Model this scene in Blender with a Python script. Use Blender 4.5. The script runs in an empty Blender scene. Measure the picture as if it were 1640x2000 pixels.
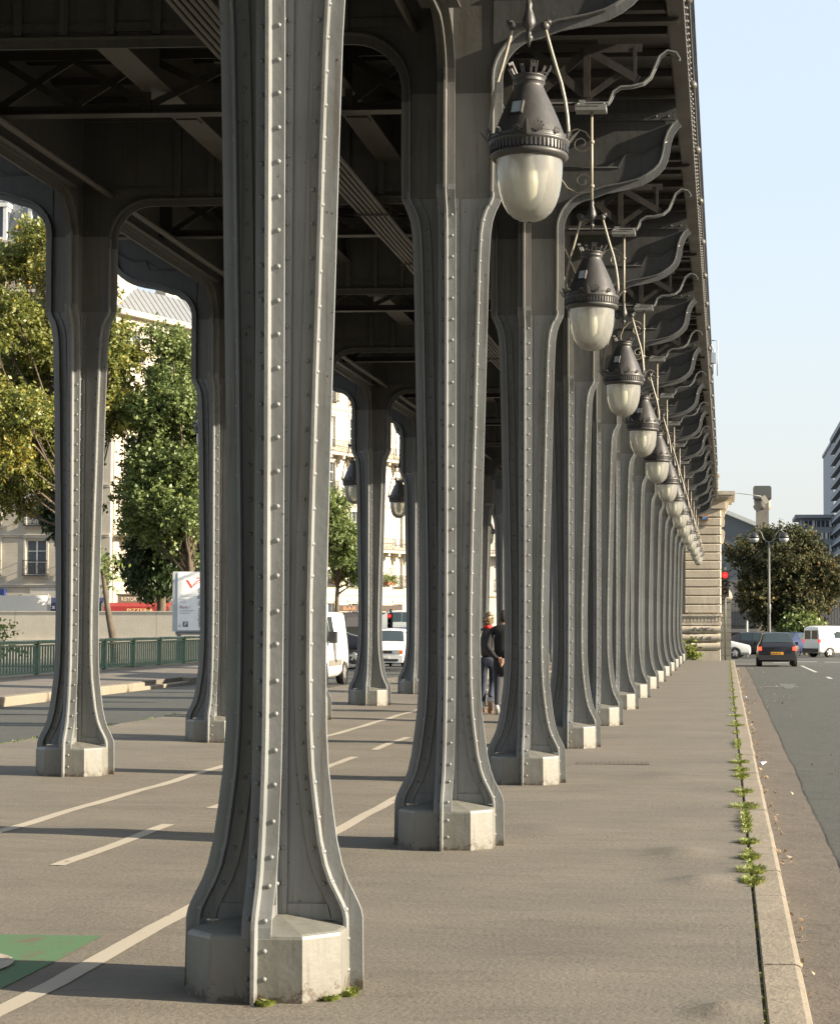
import bpy, bmesh, math, random
from mathutils import Vector, Matrix, Euler
R = math.radians
random.seed(7)
S = bpy.context.scene
COL = S.collection
# ------------------------------------------------------------------ camera
cd = bpy.data.cameras.new('camera'); cam = bpy.data.objects.new('camera', cd); COL.objects.link(cam)
cam.location = (0, 0, 1.62); cam.rotation_euler = (R(92.62), 0, R(3.0))
cd.sensor_fit = 'VERTICAL'; cd.sensor_height = 24; cd.lens = 45.1
cd.shift_x = -0.1995; cd.shift_y = 0.0205; cd.clip_start = 0.1; cd.clip_end = 4000
S.camera = cam
# ------------------------------------------------------------------ world / sun
SUN_EL, SUN_AZ = R(20.6), R(-7.0)      # azimuth measured from +X towards +Y
w = bpy.data.worlds.new('World'); S.world = w; w.use_nodes = True
nt = w.node_tree; bg = nt.nodes['Background']
sky = nt.nodes.new('ShaderNodeTexSky'); sky.sky_type = 'NISHITA'; sky.sun_disc = False
sky.sun_elevation = SUN_EL; sky.sun_rotation = R(90) - SUN_AZ
sky.air_density = 1.0; sky.dust_density = 3.0; sky.ozone_density = 1.5; sky.altitude = 50
# pale autumn haze low in the sky (by direction)
wtc = nt.nodes.new('ShaderNodeTexCoord'); wsx = nt.nodes.new('ShaderNodeSeparateXYZ'); nt.links.new(wtc.outputs['Generated'], wsx.inputs[0])
wr1 = nt.nodes.new('ShaderNodeValToRGB'); nt.links.new(wsx.outputs['Z'], wr1.inputs[0])
for e, (p_, c_) in zip((wr1.color_ramp.elements[0], wr1.color_ramp.elements[1], wr1.color_ramp.elements.new(0.22)), ((0.0, 0.88), (0.62, 0.0), (0.22, 0.66))): e.position = p_; e.color = (c_, c_, c_, 1)
wmx = nt.nodes.new('ShaderNodeMix'); wmx.data_type = 'RGBA'; nt.links.new(wr1.outputs[0], wmx.inputs[0]); nt.links.new(sky.outputs[0], wmx.inputs[6])
wr2 = nt.nodes.new('ShaderNodeValToRGB'); nt.links.new(wsx.outputs['Z'], wr2.inputs[0])
wr2.color_ramp.elements[0].color = (0.268, 0.270, 0.262, 1); wr2.color_ramp.elements[1].position = 0.3; wr2.color_ramp.elements[1].color = (0.262, 0.292, 0.318, 1)
wv = nt.nodes.new('ShaderNodeVectorMath'); wv.operation = 'SCALE'; wv.inputs['Scale'].default_value = 9.6; nt.links.new(wr2.outputs[0], wv.inputs[0]); nt.links.new(wv.outputs[0], wmx.inputs[7])
nt.links.new(wmx.outputs[2], bg.inputs[0]); bg.inputs[1].default_value = 0.11
sl = bpy.data.lights.new('sun', 'SUN'); sl.energy = 5.0; sl.angle = R(0.5); sl.color = (1.0, 0.86, 0.66)
so = bpy.data.objects.new('sun', sl); COL.objects.link(so)
sd = Vector((math.cos(SUN_EL)*math.cos(SUN_AZ), math.cos(SUN_EL)*math.sin(SUN_AZ), math.sin(SUN_EL)))
so.rotation_euler = sd.to_track_quat('Z', 'Y').to_euler()
S.view_settings.view_transform = 'Standard'; S.view_settings.look = 'None'
S.view_settings.exposure = 1.62; S.view_settings.gamma = 1
# ------------------------------------------------------------------ materials
def new_mat(name):
    m = bpy.data.materials.new(name); m.use_nodes = True
    return m, m.node_tree, m.node_tree.nodes['Principled BSDF']
def node(nt, t, **kw):
    n = nt.nodes.new(t)
    for k, v in kw.items(): setattr(n, k, v)
    return n
def ramp(nt, fac, stops):
    r = nt.nodes.new('ShaderNodeValToRGB')
    el = r.color_ramp.elements
    while len(el) < len(stops): el.new(0.5)
    for e, (p, c) in zip(el, stops):
        e.position = p; e.color = (c[0], c[1], c[2], 1)
    nt.links.new(fac, r.inputs[0]); return r.outputs[0]
def coords(nt, scale=(1, 1, 1), obj=True):
    tc = nt.nodes.new('ShaderNodeTexCoord'); mp = nt.nodes.new('ShaderNodeMapping')
    nt.links.new(tc.outputs['Object'], mp.inputs[0]); mp.inputs['Scale'].default_value = scale
    return mp.outputs[0]
def noise(nt, vec, scale, detail=4, rough=0.6):
    n = nt.nodes.new('ShaderNodeTexNoise'); n.inputs['Scale'].default_value = scale
    n.inputs['Detail'].default_value = detail; n.inputs['Roughness'].default_value = rough
    if vec is not None: nt.links.new(vec, n.inputs['Vector'])
    return n.outputs['Fac']
def mix(nt, fac, a, b, mode='MIX'):
    m = nt.nodes.new('ShaderNodeMix'); m.data_type = 'RGBA'; m.blend_type = mode
    for s, v in ((m.inputs[0], fac), (m.inputs[6], a), (m.inputs[7], b)):
        if isinstance(v, (int, float)): s.default_value = v
        elif isinstance(v, tuple): s.default_value = (v[0], v[1], v[2], 1)
        else: nt.links.new(v, s)
    return m.outputs[2]
def math_n(nt, op, a, b=0.0, clamp=False):
    m = nt.nodes.new('ShaderNodeMath'); m.operation = op; m.use_clamp = clamp
    for s, v in ((m.inputs[0], a), (m.inputs[1], b)):
        if isinstance(v, (int, float)): s.default_value = v
        else: nt.links.new(v, s)
    return m.outputs[0]
def bump(nt, p, h, strength=0.3, dist=0.01):
    b = nt.nodes.new('ShaderNodeBump'); b.inputs['Strength'].default_value = strength
    b.inputs['Distance'].default_value = dist
    nt.links.new(h, b.inputs['Height']); nt.links.new(b.outputs[0], p.inputs['Normal'])
def simple(name, c, rough=0.6, metal=0.0, var=0.12, scale=6, bumps=0.0, spec=0.5):
    m, nt, p = new_mat(name)
    v = coords(nt); f = noise(nt, v, scale)
    c0 = tuple(x*(1-var) for x in c); c1 = tuple(min(1, x*(1+var)) for x in c)
    nt.links.new(ramp(nt, f, [(0.3, c0), (0.7, c1)]), p.inputs['Base Color'])
    p.inputs['Roughness'].default_value = rough; p.inputs['Metallic'].default_value = metal
    p.inputs['Specular IOR Level'].default_value = spec
    if bumps: bump(nt, p, noise(nt, v, scale*8), bumps)
    return m
def flat(name, c, rough=0.5, emit=None, es=1.0):
    m, nt, p = new_mat(name); p.inputs['Base Color'].default_value = (*c, 1)
    p.inputs['Roughness'].default_value = rough
    if emit: p.inputs['Emission Color'].default_value = (*emit, 1); p.inputs['Emission Strength'].default_value = es
    return m
def paint_mat(name, base, dirt, foot=True):
    """old oil paint on iron: lumpy, streaked, rust and moss at the foot"""
    m, nt, p = new_mat(name)
    v = coords(nt); vs = coords(nt, (9, 9, 0.7))
    big = noise(nt, v, 1.7, 5); st = noise(nt, vs, 1.6, 5); fine = noise(nt, v, 38, 3)
    c = ramp(nt, big, [(0.3, tuple(x*0.86 for x in base)), (0.7, tuple(x*1.1 for x in base))])
    c = mix(nt, math_n(nt, 'MULTIPLY', ramp(nt, st, [(0.52, (0, 0, 0)), (0.72, (1, 1, 1))]), 0.42), c, dirt)
    dr = noise(nt, coords(nt, (30, 30, 1.1)), 1.3, 4)
    c = mix(nt, math_n(nt, 'MULTIPLY', ramp(nt, dr, [(0.59, (0, 0, 0)), (0.67, (1, 1, 1))]), 0.55), c, (base[0]*0.62, base[1]*0.47, base[2]*0.33))
    chp = noise(nt, v, 23, 5)
    c = mix(nt, ramp(nt, chp, [(0.685, (0, 0, 0)), (0.70, (1, 1, 1))]), c, (base[0]*0.42, base[1]*0.27, base[2]*0.18))
    if foot:
        sx = node(nt, 'ShaderNodeSeparateXYZ'); tc = node(nt, 'ShaderNodeTexCoord'); nt.links.new(tc.outputs['Object'], sx.inputs[0])
        z = sx.outputs['Z']
        zz = math_n(nt, 'ADD', z, math_n(nt, 'MULTIPLY', noise(nt, v, 17, 5, 0.75), 0.42))
        rf = ramp(nt, zz, [(0.222, (1, 1, 1)), (0.245, (0, 0, 0))])
        c = mix(nt, math_n(nt, 'MULTIPLY', rf, 0.85), c, (0.045, 0.028, 0.018))
        zg = math_n(nt, 'ADD', z, math_n(nt, 'MULTIPLY', noise(nt, v, 6, 3), 0.7))
        c = mix(nt, math_n(nt, 'MULTIPLY', ramp(nt, zg, [(0.34, (1, 1, 1)), (0.60, (0, 0, 0))]), 0.40), c, (0.10, 0.088, 0.064))
    nt.links.new(c, p.inputs['Base Color'])
    nt.links.new(ramp(nt, big, [(0.3, (0.38,)*3), (0.7, (0.55,)*3)]), p.inputs['Roughness'])
    h = math_n(nt, 'ADD', noise(nt, v, 9, 4), math_n(nt, 'MULTIPLY', fine, 0.35))
    bump(nt, p, h, 0.45, 0.006)
    return m
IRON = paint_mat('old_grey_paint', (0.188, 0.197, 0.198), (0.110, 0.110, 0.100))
IRON2 = paint_mat('shade_grey_paint', (0.030, 0.028, 0.025), (0.018, 0.016, 0.014), foot=False)  # darker copy of the grey paint, shade under the deck put into colour
IRON3 = paint_mat('beige_shade_paint', (0.062, 0.058, 0.050), (0.038, 0.034, 0.028), foot=False)  # stringer and deck edge tone darkened too, in place of deeper shade
PLINTH = paint_mat('plinth_paint', (0.166, 0.166, 0.150), (0.088, 0.080, 0.062))
LAMPI = paint_mat('lamp_iron', (0.047, 0.046, 0.046), (0.032, 0.027, 0.022), foot=False)
ROD = simple('rod_paint', (0.26, 0.235, 0.185), 0.4)
BLACK = simple('black_paint', (0.02, 0.02, 0.022), 0.45)
def asphalt(name, c, contrast=0.16, patchc=None, grain=0.5, stretch=(1, 1, 1), crack=True):
    m, nt, p = new_mat(name)
    v = coords(nt); vs = coords(nt, stretch)
    a = noise(nt, vs, 0.55, 6, 0.62); g = noise(nt, v, 160, 2); g2 = noise(nt, v, 34, 4)
    col = ramp(nt, a, [(0.3, tuple(x*(1-contrast) for x in c)), (0.7, tuple(x*(1+contrast) for x in c))])
    if patchc:
        col = mix(nt, math_n(nt, 'MULTIPLY', ramp(nt, noise(nt, coords(nt, (0.5, 2.2, 1)), 1.4, 5), [(0.5, (0, 0, 0)), (0.68, (1, 1, 1))]), 0.45), col, patchc)
    col = mix(nt, 0.32, col, ramp(nt, g, [(0.33, tuple(x*0.45 for x in c)), (0.68, tuple(min(1, x*1.7) for x in c))]))
    spt = node(nt, 'ShaderNodeTexVoronoi'); spt.inputs['Scale'].default_value = 3.1; nt.links.new(v, spt.inputs['Vector'])
    col = mix(nt, math_n(nt, 'MULTIPLY', ramp(nt, spt.outputs['Distance'], [(0.035, (1, 1, 1)), (0.06, (0, 0, 0))]), 0.35), col, tuple(x*0.55 for x in c))
    col = mix(nt, math_n(nt, 'MULTIPLY', ramp(nt, noise(nt, coords(nt, (0.6, 3.0, 1)), 2.6, 6, 0.7), [(0.54, (0, 0, 0)), (0.64, (1, 1, 1))]), 0.48), col, tuple(x*0.72 for x in c))
    col = mix(nt, math_n(nt, 'MULTIPLY', ramp(nt, noise(nt, coords(nt, (0.5, 2.4, 1)), 3.7, 6, 0.7), [(0.58, (0, 0, 0)), (0.68, (1, 1, 1))]), 0.42), col, tuple(x*1.3 for x in c))
    if crack:
        vo = node(nt, 'ShaderNodeTexVoronoi', feature='DISTANCE_TO_EDGE'); vo.inputs['Scale'].default_value = 0.28
        wv = node(nt, 'ShaderNodeVectorMath', operation='ADD'); nt.links.new(v, wv.inputs[0])
        nn = node(nt, 'ShaderNodeTexNoise'); nn.inputs['Scale'].default_value = 1.3; nt.links.new(v, nn.inputs['Vector'])
        nt.links.new(nn.outputs['Color'], wv.inputs[1]); nt.links.new(wv.outputs[0], vo.inputs['Vector'])
        cr = ramp(nt, vo.outputs['Distance'], [(0.0, (1, 1, 1)), (0.004, (0, 0, 0))])
        col = mix(nt, math_n(nt, 'MULTIPLY', cr, 0.5), col, tuple(x*0.35 for x in c))
    nt.links.new(col, p.inputs['Base Color']); p.inputs['Roughness'].default_value = 0.85
    h = math_n(nt, 'ADD', math_n(nt, 'MULTIPLY', noise(nt, vs, 2.2, 4), 2.2), math_n(nt, 'MULTIPLY', g2, 0.5))
    h = math_n(nt, 'ADD', h, math_n(nt, 'MULTIPLY', g, 0.25*grain))
    bump(nt, p, h, 0.95, 0.014)
    return m
PAVE = asphalt('pavement_asphalt', (0.124, 0.110, 0.088), 0.24, (0.082, 0.072, 0.058), stretch=(0.45, 1.6, 1), crack=False)
ROADM = asphalt('road_asphalt', (0.050, 0.0515, 0.045), 0.16, (0.05, 0.052, 0.046), grain=1.2)
GUTTER = asphalt('gutter_asphalt', (0.098, 0.082, 0.064), 0.2, (0.07, 0.058, 0.046))
LPAVE = asphalt('left_pavement_asphalt', (0.125, 0.108, 0.09), 0.12)
KERBM = asphalt('kerb_granite', (0.20, 0.172, 0.132), 0.16, (0.15, 0.13, 0.10), crack=False)
GROUND = asphalt('ground_dirt', (0.13, 0.12, 0.10), 0.2, crack=False)
def worn(name, c, under, amt=0.56, sc=9):
    m, nt, p = new_mat(name); v = coords(nt, (1, 0.5, 1))
    f = noise(nt, v, sc, 6, 0.7)
    nt.links.new(mix(nt, ramp(nt, f, [(amt, (0, 0, 0)), (amt+0.08, (1, 1, 1))]), c, under), p.inputs['Base Color'])
    p.inputs['Roughness'].default_value = 0.7; bump(nt, p, noise(nt, v, 90), 0.3, 0.004); return m
LINE = worn('line_paint', (0.34, 0.305, 0.25), (0.17, 0.147, 0.115), 0.60, 7)
RLINE = worn('road_line_paint', (0.38, 0.38, 0.36), (0.08, 0.08, 0.075), 0.58, 12)
RLINE2 = worn('faded_road_paint', (0.10, 0.102, 0.092), (0.06, 0.061, 0.056), 0.5, 7)
GREENP = worn('green_path_paint', (0.065, 0.135, 0.062), (0.10, 0.09, 0.06), 0.56, 5)
def stone(name, c, joints=None, jc=0.45, var=0.16, dark=None):
    m, nt, p = new_mat(name); v = coords(nt)
    f = noise(nt, v, 1.1, 6, 0.65)
    col = ramp(nt, f, [(0.28, tuple(x*(1-var) for x in c)), (0.72, tuple(min(1, x*(1+var)) for x in c))])
    if dark: col = mix(nt, math_n(nt, 'MULTIPLY', ramp(nt, noise(nt, coords(nt, (2, 2, 0.4)), 1.6, 6), [(0.5, (0, 0, 0)), (0.7, (1, 1, 1))]), 0.6), col, dark)
    if joints:
        br = node(nt, 'ShaderNodeTexBrick'); tc = node(nt, 'ShaderNodeTexCoord'); sp = node(nt, 'ShaderNodeSeparateXYZ'); cb = node(nt, 'ShaderNodeCombineXYZ')
        nt.links.new(tc.outputs['Object'], sp.inputs[0])
        nt.links.new(math_n(nt, 'ADD', sp.outputs['X'], sp.outputs['Y']), cb.inputs[0]); nt.links.new(sp.outputs['Z'], cb.inputs[1])
        nt.links.new(cb.outputs[0], br.inputs['Vector'])
        br.inputs['Scale'].default_value = 1; br.inputs['Brick Width'].default_value = joints[0]; br.inputs['Row Height'].default_value = joints[1]
        br.inputs['Mortar Size'].default_value = joints[2]
        col = mix(nt, math_n(nt, 'MULTIPLY', br.outputs['Fac'], 0.55), col, tuple(x*jc for x in c))
    nt.links.new(col, p.inputs['Base Color']); p.inputs['Roughness'].default_value = 0.85
    bump(nt, p, noise(nt, v, 12, 5), 0.5, 0.02); return m
STONE = stone('pier_stone', (0.50, 0.445, 0.355), dark=(0.32, 0.27, 0.2))
STONE_D = stone('dark_stone', (0.22, 0.20, 0.165), dark=(0.12, 0.105, 0.085))
BRICKN = stone('niche_brick', (0.46, 0.42, 0.34), (0.22, 0.075, 0.012))
FACA = stone('facade_brick', (0.44, 0.40, 0.33), (0.24, 0.09, 0.014), 0.6)
FACA2 = stone('facade_trim', (0.46, 0.43, 0.37))
FACB = stone('facade_stone', (0.43, 0.385, 0.31), (1.3, 0.62, 0.018), 0.72, 0.07)
FACB2 = stone('facade_stone_trim', (0.48, 0.43, 0.34))
CONC = stone('concrete_panels', (0.47, 0.425, 0.345), (2.4, 40, 0.03), 0.55, 0.10)
ZINC = simple('zinc_roof', (0.19, 0.20, 0.21), 0.45, 0.3)
GLASSW = flat('window_glass', (0.045, 0.06, 0.075), 0.05)
FRAMEW = simple('white_frame', (0.62, 0.62, 0.60), 0.5)
CURTAIN = simple('curtain', (0.55, 0.55, 0.52), 0.9)
WROUGHT = simple('wrought_iron', (0.03, 0.03, 0.032), 0.5)
GREENR = simple('green_railing_paint', (0.085, 0.15, 0.105), 0.35, 0, 0.2, 9)
def glassy():
    m, nt, p = new_mat('lamp_glass')
    out = nt.nodes['Material Output']
    v = coords(nt, (9, 9, 1.6)); f = noise(nt, v, 2.4, 5, 0.7)
    tr = node(nt, 'ShaderNodeBsdfTranslucent'); di = node(nt, 'ShaderNodeBsdfDiffuse'); tp = node(nt, 'ShaderNodeBsdfTransparent'); gl = node(nt, 'ShaderNodeBsdfGlossy')
    c = ramp(nt, f, [(0.35, (0.78, 0.79, 0.74)), (0.6, (0.93, 0.93, 0.89))])
    nt.links.new(c, tr.inputs[0]); nt.links.new(c, di.inputs[0])
    tp.inputs[0].default_value = (0.85, 0.85, 0.75, 1); gl.inputs['Roughness'].default_value = 0.07
    def mx(fac, a, b):
        k = node(nt, 'ShaderNodeMixShader')
        if isinstance(fac, float): k.inputs[0].default_value = fac
        else: nt.links.new(fac, k.inputs[0])
        nt.links.new(a, k.inputs[1]); nt.links.new(b, k.inputs[2]); return k.outputs[0]
    a = mx(0.30, tr.outputs[0], di.outputs[0]); a = mx(0.46, a, tp.outputs[0])
    fr = node(nt, 'ShaderNodeFresnel'); fr.inputs[0].default_value = 1.65
    a = mx(fr.outputs[0], a, gl.outputs[0]); nt.links.new(a, out.inputs[0]); return m
LGLASS = glassy()
def leaf_mat(name, cols, trans=0.35):
    m, nt, p = new_mat(name); out = nt.nodes['Material Output']
    at = node(nt, 'ShaderNodeAttribute'); at.attribute_name = 'tint'
    c = ramp(nt, at.outputs['Fac'], cols)
    di = p; nt.links.new(c, p.inputs['Base Color']); p.inputs['Roughness'].default_value = 0.45
    tl = node(nt, 'ShaderNodeBsdfTranslucent'); nt.links.new(c, tl.inputs[0])
    k = node(nt, 'ShaderNodeMixShader'); k.inputs[0].default_value = trans
    nt.links.new(p.outputs[0], k.inputs[1]); nt.links.new(tl.outputs[0], k.inputs[2]); nt.links.new(k.outputs[0], out.inputs[0]); return m
LEAF1 = leaf_mat('poplar_leaves', [(0.0, (0.095, 0.125, 0.032)), (0.5, (0.20, 0.22, 0.055)), (0.86, (0.30, 0.28, 0.06)), (1.0, (0.42, 0.27, 0.03))])
LEAF2 = leaf_mat('green_leaves', [(0.0, (0.08, 0.125, 0.042)), (0.7, (0.19, 0.235, 0.075)), (1.0, (0.22, 0.22, 0.05))])
LEAF3 = leaf_mat('dark_leaves', [(0.0, (0.02, 0.04, 0.014)), (0.8, (0.05, 0.08, 0.022)), (1.0, (0.12, 0.12, 0.03))])
LEAF4 = leaf_mat('autumn_leaves', [(0.0, (0.042, 0.054, 0.028)), (0.6, (0.078, 0.078, 0.038)), (0.92, (0.13, 0.10, 0.04)), (1.0, (0.2, 0.11, 0.03))], 0.2)
LEAF4.node_tree.nodes['Principled BSDF'].inputs['Roughness'].default_value = 0.8; LEAF4.node_tree.nodes['Principled BSDF'].inputs['Specular IOR Level'].default_value = 0.15
LEAF5 = leaf_mat('weed_leaves', [(0.0, (0.08, 0.12, 0.02)), (0.8, (0.21, 0.24, 0.05)), (1.0, (0.26, 0.22, 0.10))])
BARK = simple('bark', (0.09, 0.07, 0.05), 0.9, 0, 0.3, 3, 0.6)
DRYLEAF = leaf_mat('fallen_leaf_colours', [(0.0, (0.16, 0.09, 0.045)), (0.6, (0.27, 0.19, 0.10)), (1.0, (0.42, 0.36, 0.26))], 0.1)
# ------------------------------------------------------------------ mesh helpers
class MB:
    def __init__(s): s.v = []; s.f = []; s.sm = []
    def add(s, vs, fs, smooth=False):
        o = len(s.v); s.v += [tuple(v) for v in vs]
        for f in fs: s.f.append(tuple(i+o for i in f)); s.sm.append(smooth)
    def box(s, x0, x1, y0, y1, z0, z1, M=None):
        if x0 > x1: x0, x1 = x1, x0
        if y0 > y1: y0, y1 = y1, y0
        if z0 > z1: z0, z1 = z1, z0
        vs = [Vector(p) for p in ((x0,y0,z0),(x1,y0,z0),(x1,y1,z0),(x0,y1,z0),(x0,y0,z1),(x1,y0,z1),(x1,y1,z1),(x0,y1,z1))]
        if M: vs = [M @ v for v in vs]
        s.add(vs, [(0,3,2,1),(4,5,6,7),(0,1,5,4),(1,2,6,5),(2,3,7,6),(3,0,4,7)])
    def bar(s, a, b, wdt, h=None, up=(0, 0, 1)):
        a = Vector(a); b = Vector(b); h = h or wdt; d = (b-a); L = d.length
        if L < 1e-6: return
        d.normalize(); u = Vector(up); x = d.cross(u)
        if x.length < 1e-3: x = d.cross(Vector((1, 0, 0)))
        x.normalize(); u = x.cross(d)
        vs = []
        for p in (a, b):
            for i, j in ((-1,-1),(1,-1),(1,1),(-1,1)): vs.append(p + x*(i*wdt/2) + u*(j*h/2))
        s.add(vs, [(3,2,1,0),(4,5,6,7),(0,1,5,4),(1,2,6,5),(2,3,7,6),(3,0,4,7)])
    def tube(s, pts, rad, n=8, cap=True):
        pts = [Vector(p) for p in pts]
        rads = rad if isinstance(rad, (list, tuple)) else [rad]*len(pts)
        rings = []; prev = None
        for i, p in enumerate(pts):
            d = (pts[min(i+1, len(pts)-1)] - pts[max(i-1, 0)]).normalized()
            if prev is None:
                x = d.cross(Vector((0, 0, 1)))
                if x.length < 1e-2: x = d.cross(Vector((0, 1, 0)))
            else: x = prev - d*prev.dot(d)
            x.normalize(); prev = x; y = d.cross(x)
            rings.append([p + (x*math.cos(2*math.pi*k/n) + y*math.sin(2*math.pi*k/n))*rads[i] for k in range(n)])
        vs = [v for r in rings for v in r]; fs = []
        for i in range(len(rings)-1):
            for k in range(n): fs.append((i*n+k, i*n+(k+1) % n, (i+1)*n+(k+1) % n, (i+1)*n+k))
        if cap: fs.append(tuple(reversed(range(n)))); fs.append(tuple(range((len(rings)-1)*n, len(rings)*n)))
        s.add(vs, fs, True)
    def lathe(s, prof, n=24, c=(0, 0, 0), M=None, cap=True):
        vs = []; fs = []
        for r, z in prof:
            for k in range(n):
                v = Vector((r*math.cos(2*math.pi*k/n), r*math.sin(2*math.pi*k/n), z))
                vs.append((M @ v if M else v) + Vector(c))
        for i in range(len(prof)-1):
            for k in range(n): fs.append((i*n+k, i*n+(k+1) % n, (i+1)*n+(k+1) % n, (i+1)*n+k))
        if cap:
            if prof[0][0] > 1e-4: fs.append(tuple(reversed(range(n))))
            if prof[-1][0] > 1e-4: fs.append(tuple(range((len(prof)-1)*n, len(prof)*n)))
        s.add(vs, fs, True)
    def rivet(s, p, nrm, r=0.0115, n=7):
        p = Vector(p); nz = Vector(nrm); x = nz.orthogonal().normalized(); y = nz.cross(x)
        vs = []
        for rr, hh in ((r, 0), (r*0.8, r*0.62)):
            for k in range(n):
                a = 2*math.pi*k/n; vs.append(p + x*rr*math.cos(a) + y*rr*math.sin(a) + nz*hh)
        vs.append(p + nz*r*0.95)
        fs = [(k, (k+1) % n, n+(k+1) % n, n+k) for k in range(n)] + [(n+k, n+(k+1) % n, 2*n) for k in range(n)]
        s.add(vs, fs, True)
    def prism(s, pts, y0, y1, axis='Y'):
        """polygon in XZ extruded along Y (or polygon in YZ along X)"""
        n = len(pts); vs = []
        for t in (y0, y1):
            for a, b in pts: vs.append((a, t, b) if axis == 'Y' else ((t, a, b) if axis == 'X' else (a, b, t)))
        fs = [tuple(range(n)), tuple(reversed(range(n, 2*n)))]
        for k in range(n): fs.append(((k+1) % n, k, n+k, n+(k+1) % n))
        s.add(vs, fs)
    def mesh(s, name, mat, fixn=True):
        me = bpy.data.meshes.new(name); me.from_pydata(s.v, [], s.f)
        me.polygons.foreach_set('use_smooth', s.sm)
        if mat: me.materials.append(mat)
        me.update()
        if fixn:
            b = bmesh.new(); b.from_mesh(me); bmesh.ops.recalc_face_normals(b, faces=b.faces); b.to_mesh(me); b.free()
        return me
    def build(s, name, mat, parent=None, loc=(0, 0, 0), fixn=True, **props):
        o = bpy.data.objects.new(name, s.mesh(name, mat, fixn)); COL.objects.link(o); o.location = loc
        if parent: o.parent = parent
        for k, v in props.items(): o[k] = v
        return o
def thing(name, loc, label, category, group=None, rz=0):
    o = bpy.data.objects.new(name, None); COL.objects.link(o); o.location = loc; o.rotation_euler = (0, 0, rz)
    o.empty_display_size = 0.1; o['label'] = label; o['category'] = category
    if group: o['group'] = group
    return o
def kids(o): return [c for c in bpy.data.objects if c.parent == o]
def copy_tree(o, parent=None):
    c = o.copy(); COL.objects.link(c); c.parent = parent
    for k in kids(o): copy_tree(k, c)
    return c
def text_mesh(name, body, size, mat, parent, loc, rot, sx=1.0, ex=0.004, align='LEFT'):
    cu = bpy.data.curves.new(name, 'FONT'); cu.body = body; cu.size = size; cu.extrude = ex; cu.align_x = align
    cu.resolution_u = 3
    t = bpy.data.objects.new(name, cu); COL.objects.link(t)
    dg = bpy.context.evaluated_depsgraph_get(); me = bpy.data.meshes.new_from_object(t.evaluated_get(dg))
    bpy.data.objects.remove(t)
    me.materials.clear(); me.materials.append(mat); me.name = name
    o = bpy.data.objects.new(name, me); COL.objects.link(o); o.parent = parent
    o.location = loc; o.rotation_euler = rot; o.scale = (sx, 1, 1); return o
ORD = ['nearest', 'second', 'third', 'fourth', 'fifth', 'sixth', 'seventh', 'eighth', 'ninth', 'tenth', 'eleventh', 'twelfth', 'thirteenth', 'fourteenth', 'fifteenth', 'sixteenth']
# ------------------------------------------------------------------ layout constants
BAY = 5.41; Y0 = 8.52; NCOL = 14
XR, XL = -2.0, -6.6                 # the two rows of columns
XA, XB = -8.27, -0.36               # deck edges
ZS = 5.88                           # soffit of arches
ZD = 6.95                           # underside of deck
def gz(x): return max(0.0, -0.0155*(x + 2.2)) if x > -8.95 else 0.1
def rz_(y): return -0.14 - max(0, y-60)*0.0062
# ------------------------------------------------------------------ ground
def strip(name, xs, ys, zf, mat, skirt=None, kind='structure'):
    m = MB(); nx, ny = len(xs), len(ys)
    vs = [(x, y, zf(x, y)) for y in ys for x in xs]
    m.add(vs, [(j*nx+i, j*nx+i+1, (j+1)*nx+i+1, (j+1)*nx+i) for j in range(ny-1) for i in range(nx-1)], True)
    if skirt is not None:
        for j in range(ny-1):
            for i in (0, nx-1):
                a = vs[j*nx+i]; b = vs[(j+1)*nx+i]
                m.add([a, b, (b[0], b[1], skirt), (a[0], a[1], skirt)], [(0, 1, 2, 3)])
        for i in range(nx-1):
            for j in (0, ny-1):
                a = vs[j*nx+i]; b = vs[j*nx+i+1]
                m.add([a, b, (b[0], b[1], skirt), (a[0], a[1], skirt)], [(0, 1, 2, 3)])
    o = m.build(name, mat, fixn=False, kind=kind); return o
def lin(a, b, n): return [a + (b-a)*i/(n-1) for i in range(n)]
strip('ground', lin(-1500, 1500, 4), lin(-600, 3000, 4), lambda x, y: -2.0, GROUND)
DIPS = [(-0.30, 13.5, 0.20, 0.3, 0.030), (-0.15, 12.1, 0.16, 0.22, 0.026), (-0.02, 8.07, 0.08, 0.10, 0.036), (-1.35, 14.9, 0.3, 0.35, 0.014), (-2.6, 13.1, 0.3, 0.3, 0.01), (-0.6, 20.5, 0.3, 0.4, 0.012), (-0.9, 10.6, 0.5, 0.3, 0.008)]
def pz(x, y):
    z = gz(x)
    for (a, b, sx, sy, h) in DIPS: z += 1.5*h*math.exp(-((x-a)/sx)**2 - ((y-b)/sy)**2)
    z += 0.005*math.sin(x*2.1 + y*0.7)*math.sin(y*1.3 + 0.4) + 0.003*math.sin(x*5.3+1)*math.sin(y*3.1) + 0.004*math.sin(x*3.7 - y*2.2)*math.sin(y*0.9+x)
    return z
ysp = [-60, -30, -12, -8, -4, 0, 3] + lin(5, 24, 150) + lin(24.5, 79.5, 90)
strip('promenade_pavement', lin(-8.9, 0.150, 120), ysp, pz, PAVE, -1.2)
def road_edge(y): return 0.81 + 0.008*math.sin(y*0.9) + 0.004*math.sin(y*2.7+1)
strip('right_road', [0.3, 3, 6, 9.0], [-60, 20, 40, 60, 79.5], lambda x, y: rz_(y), ROADM)
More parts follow.
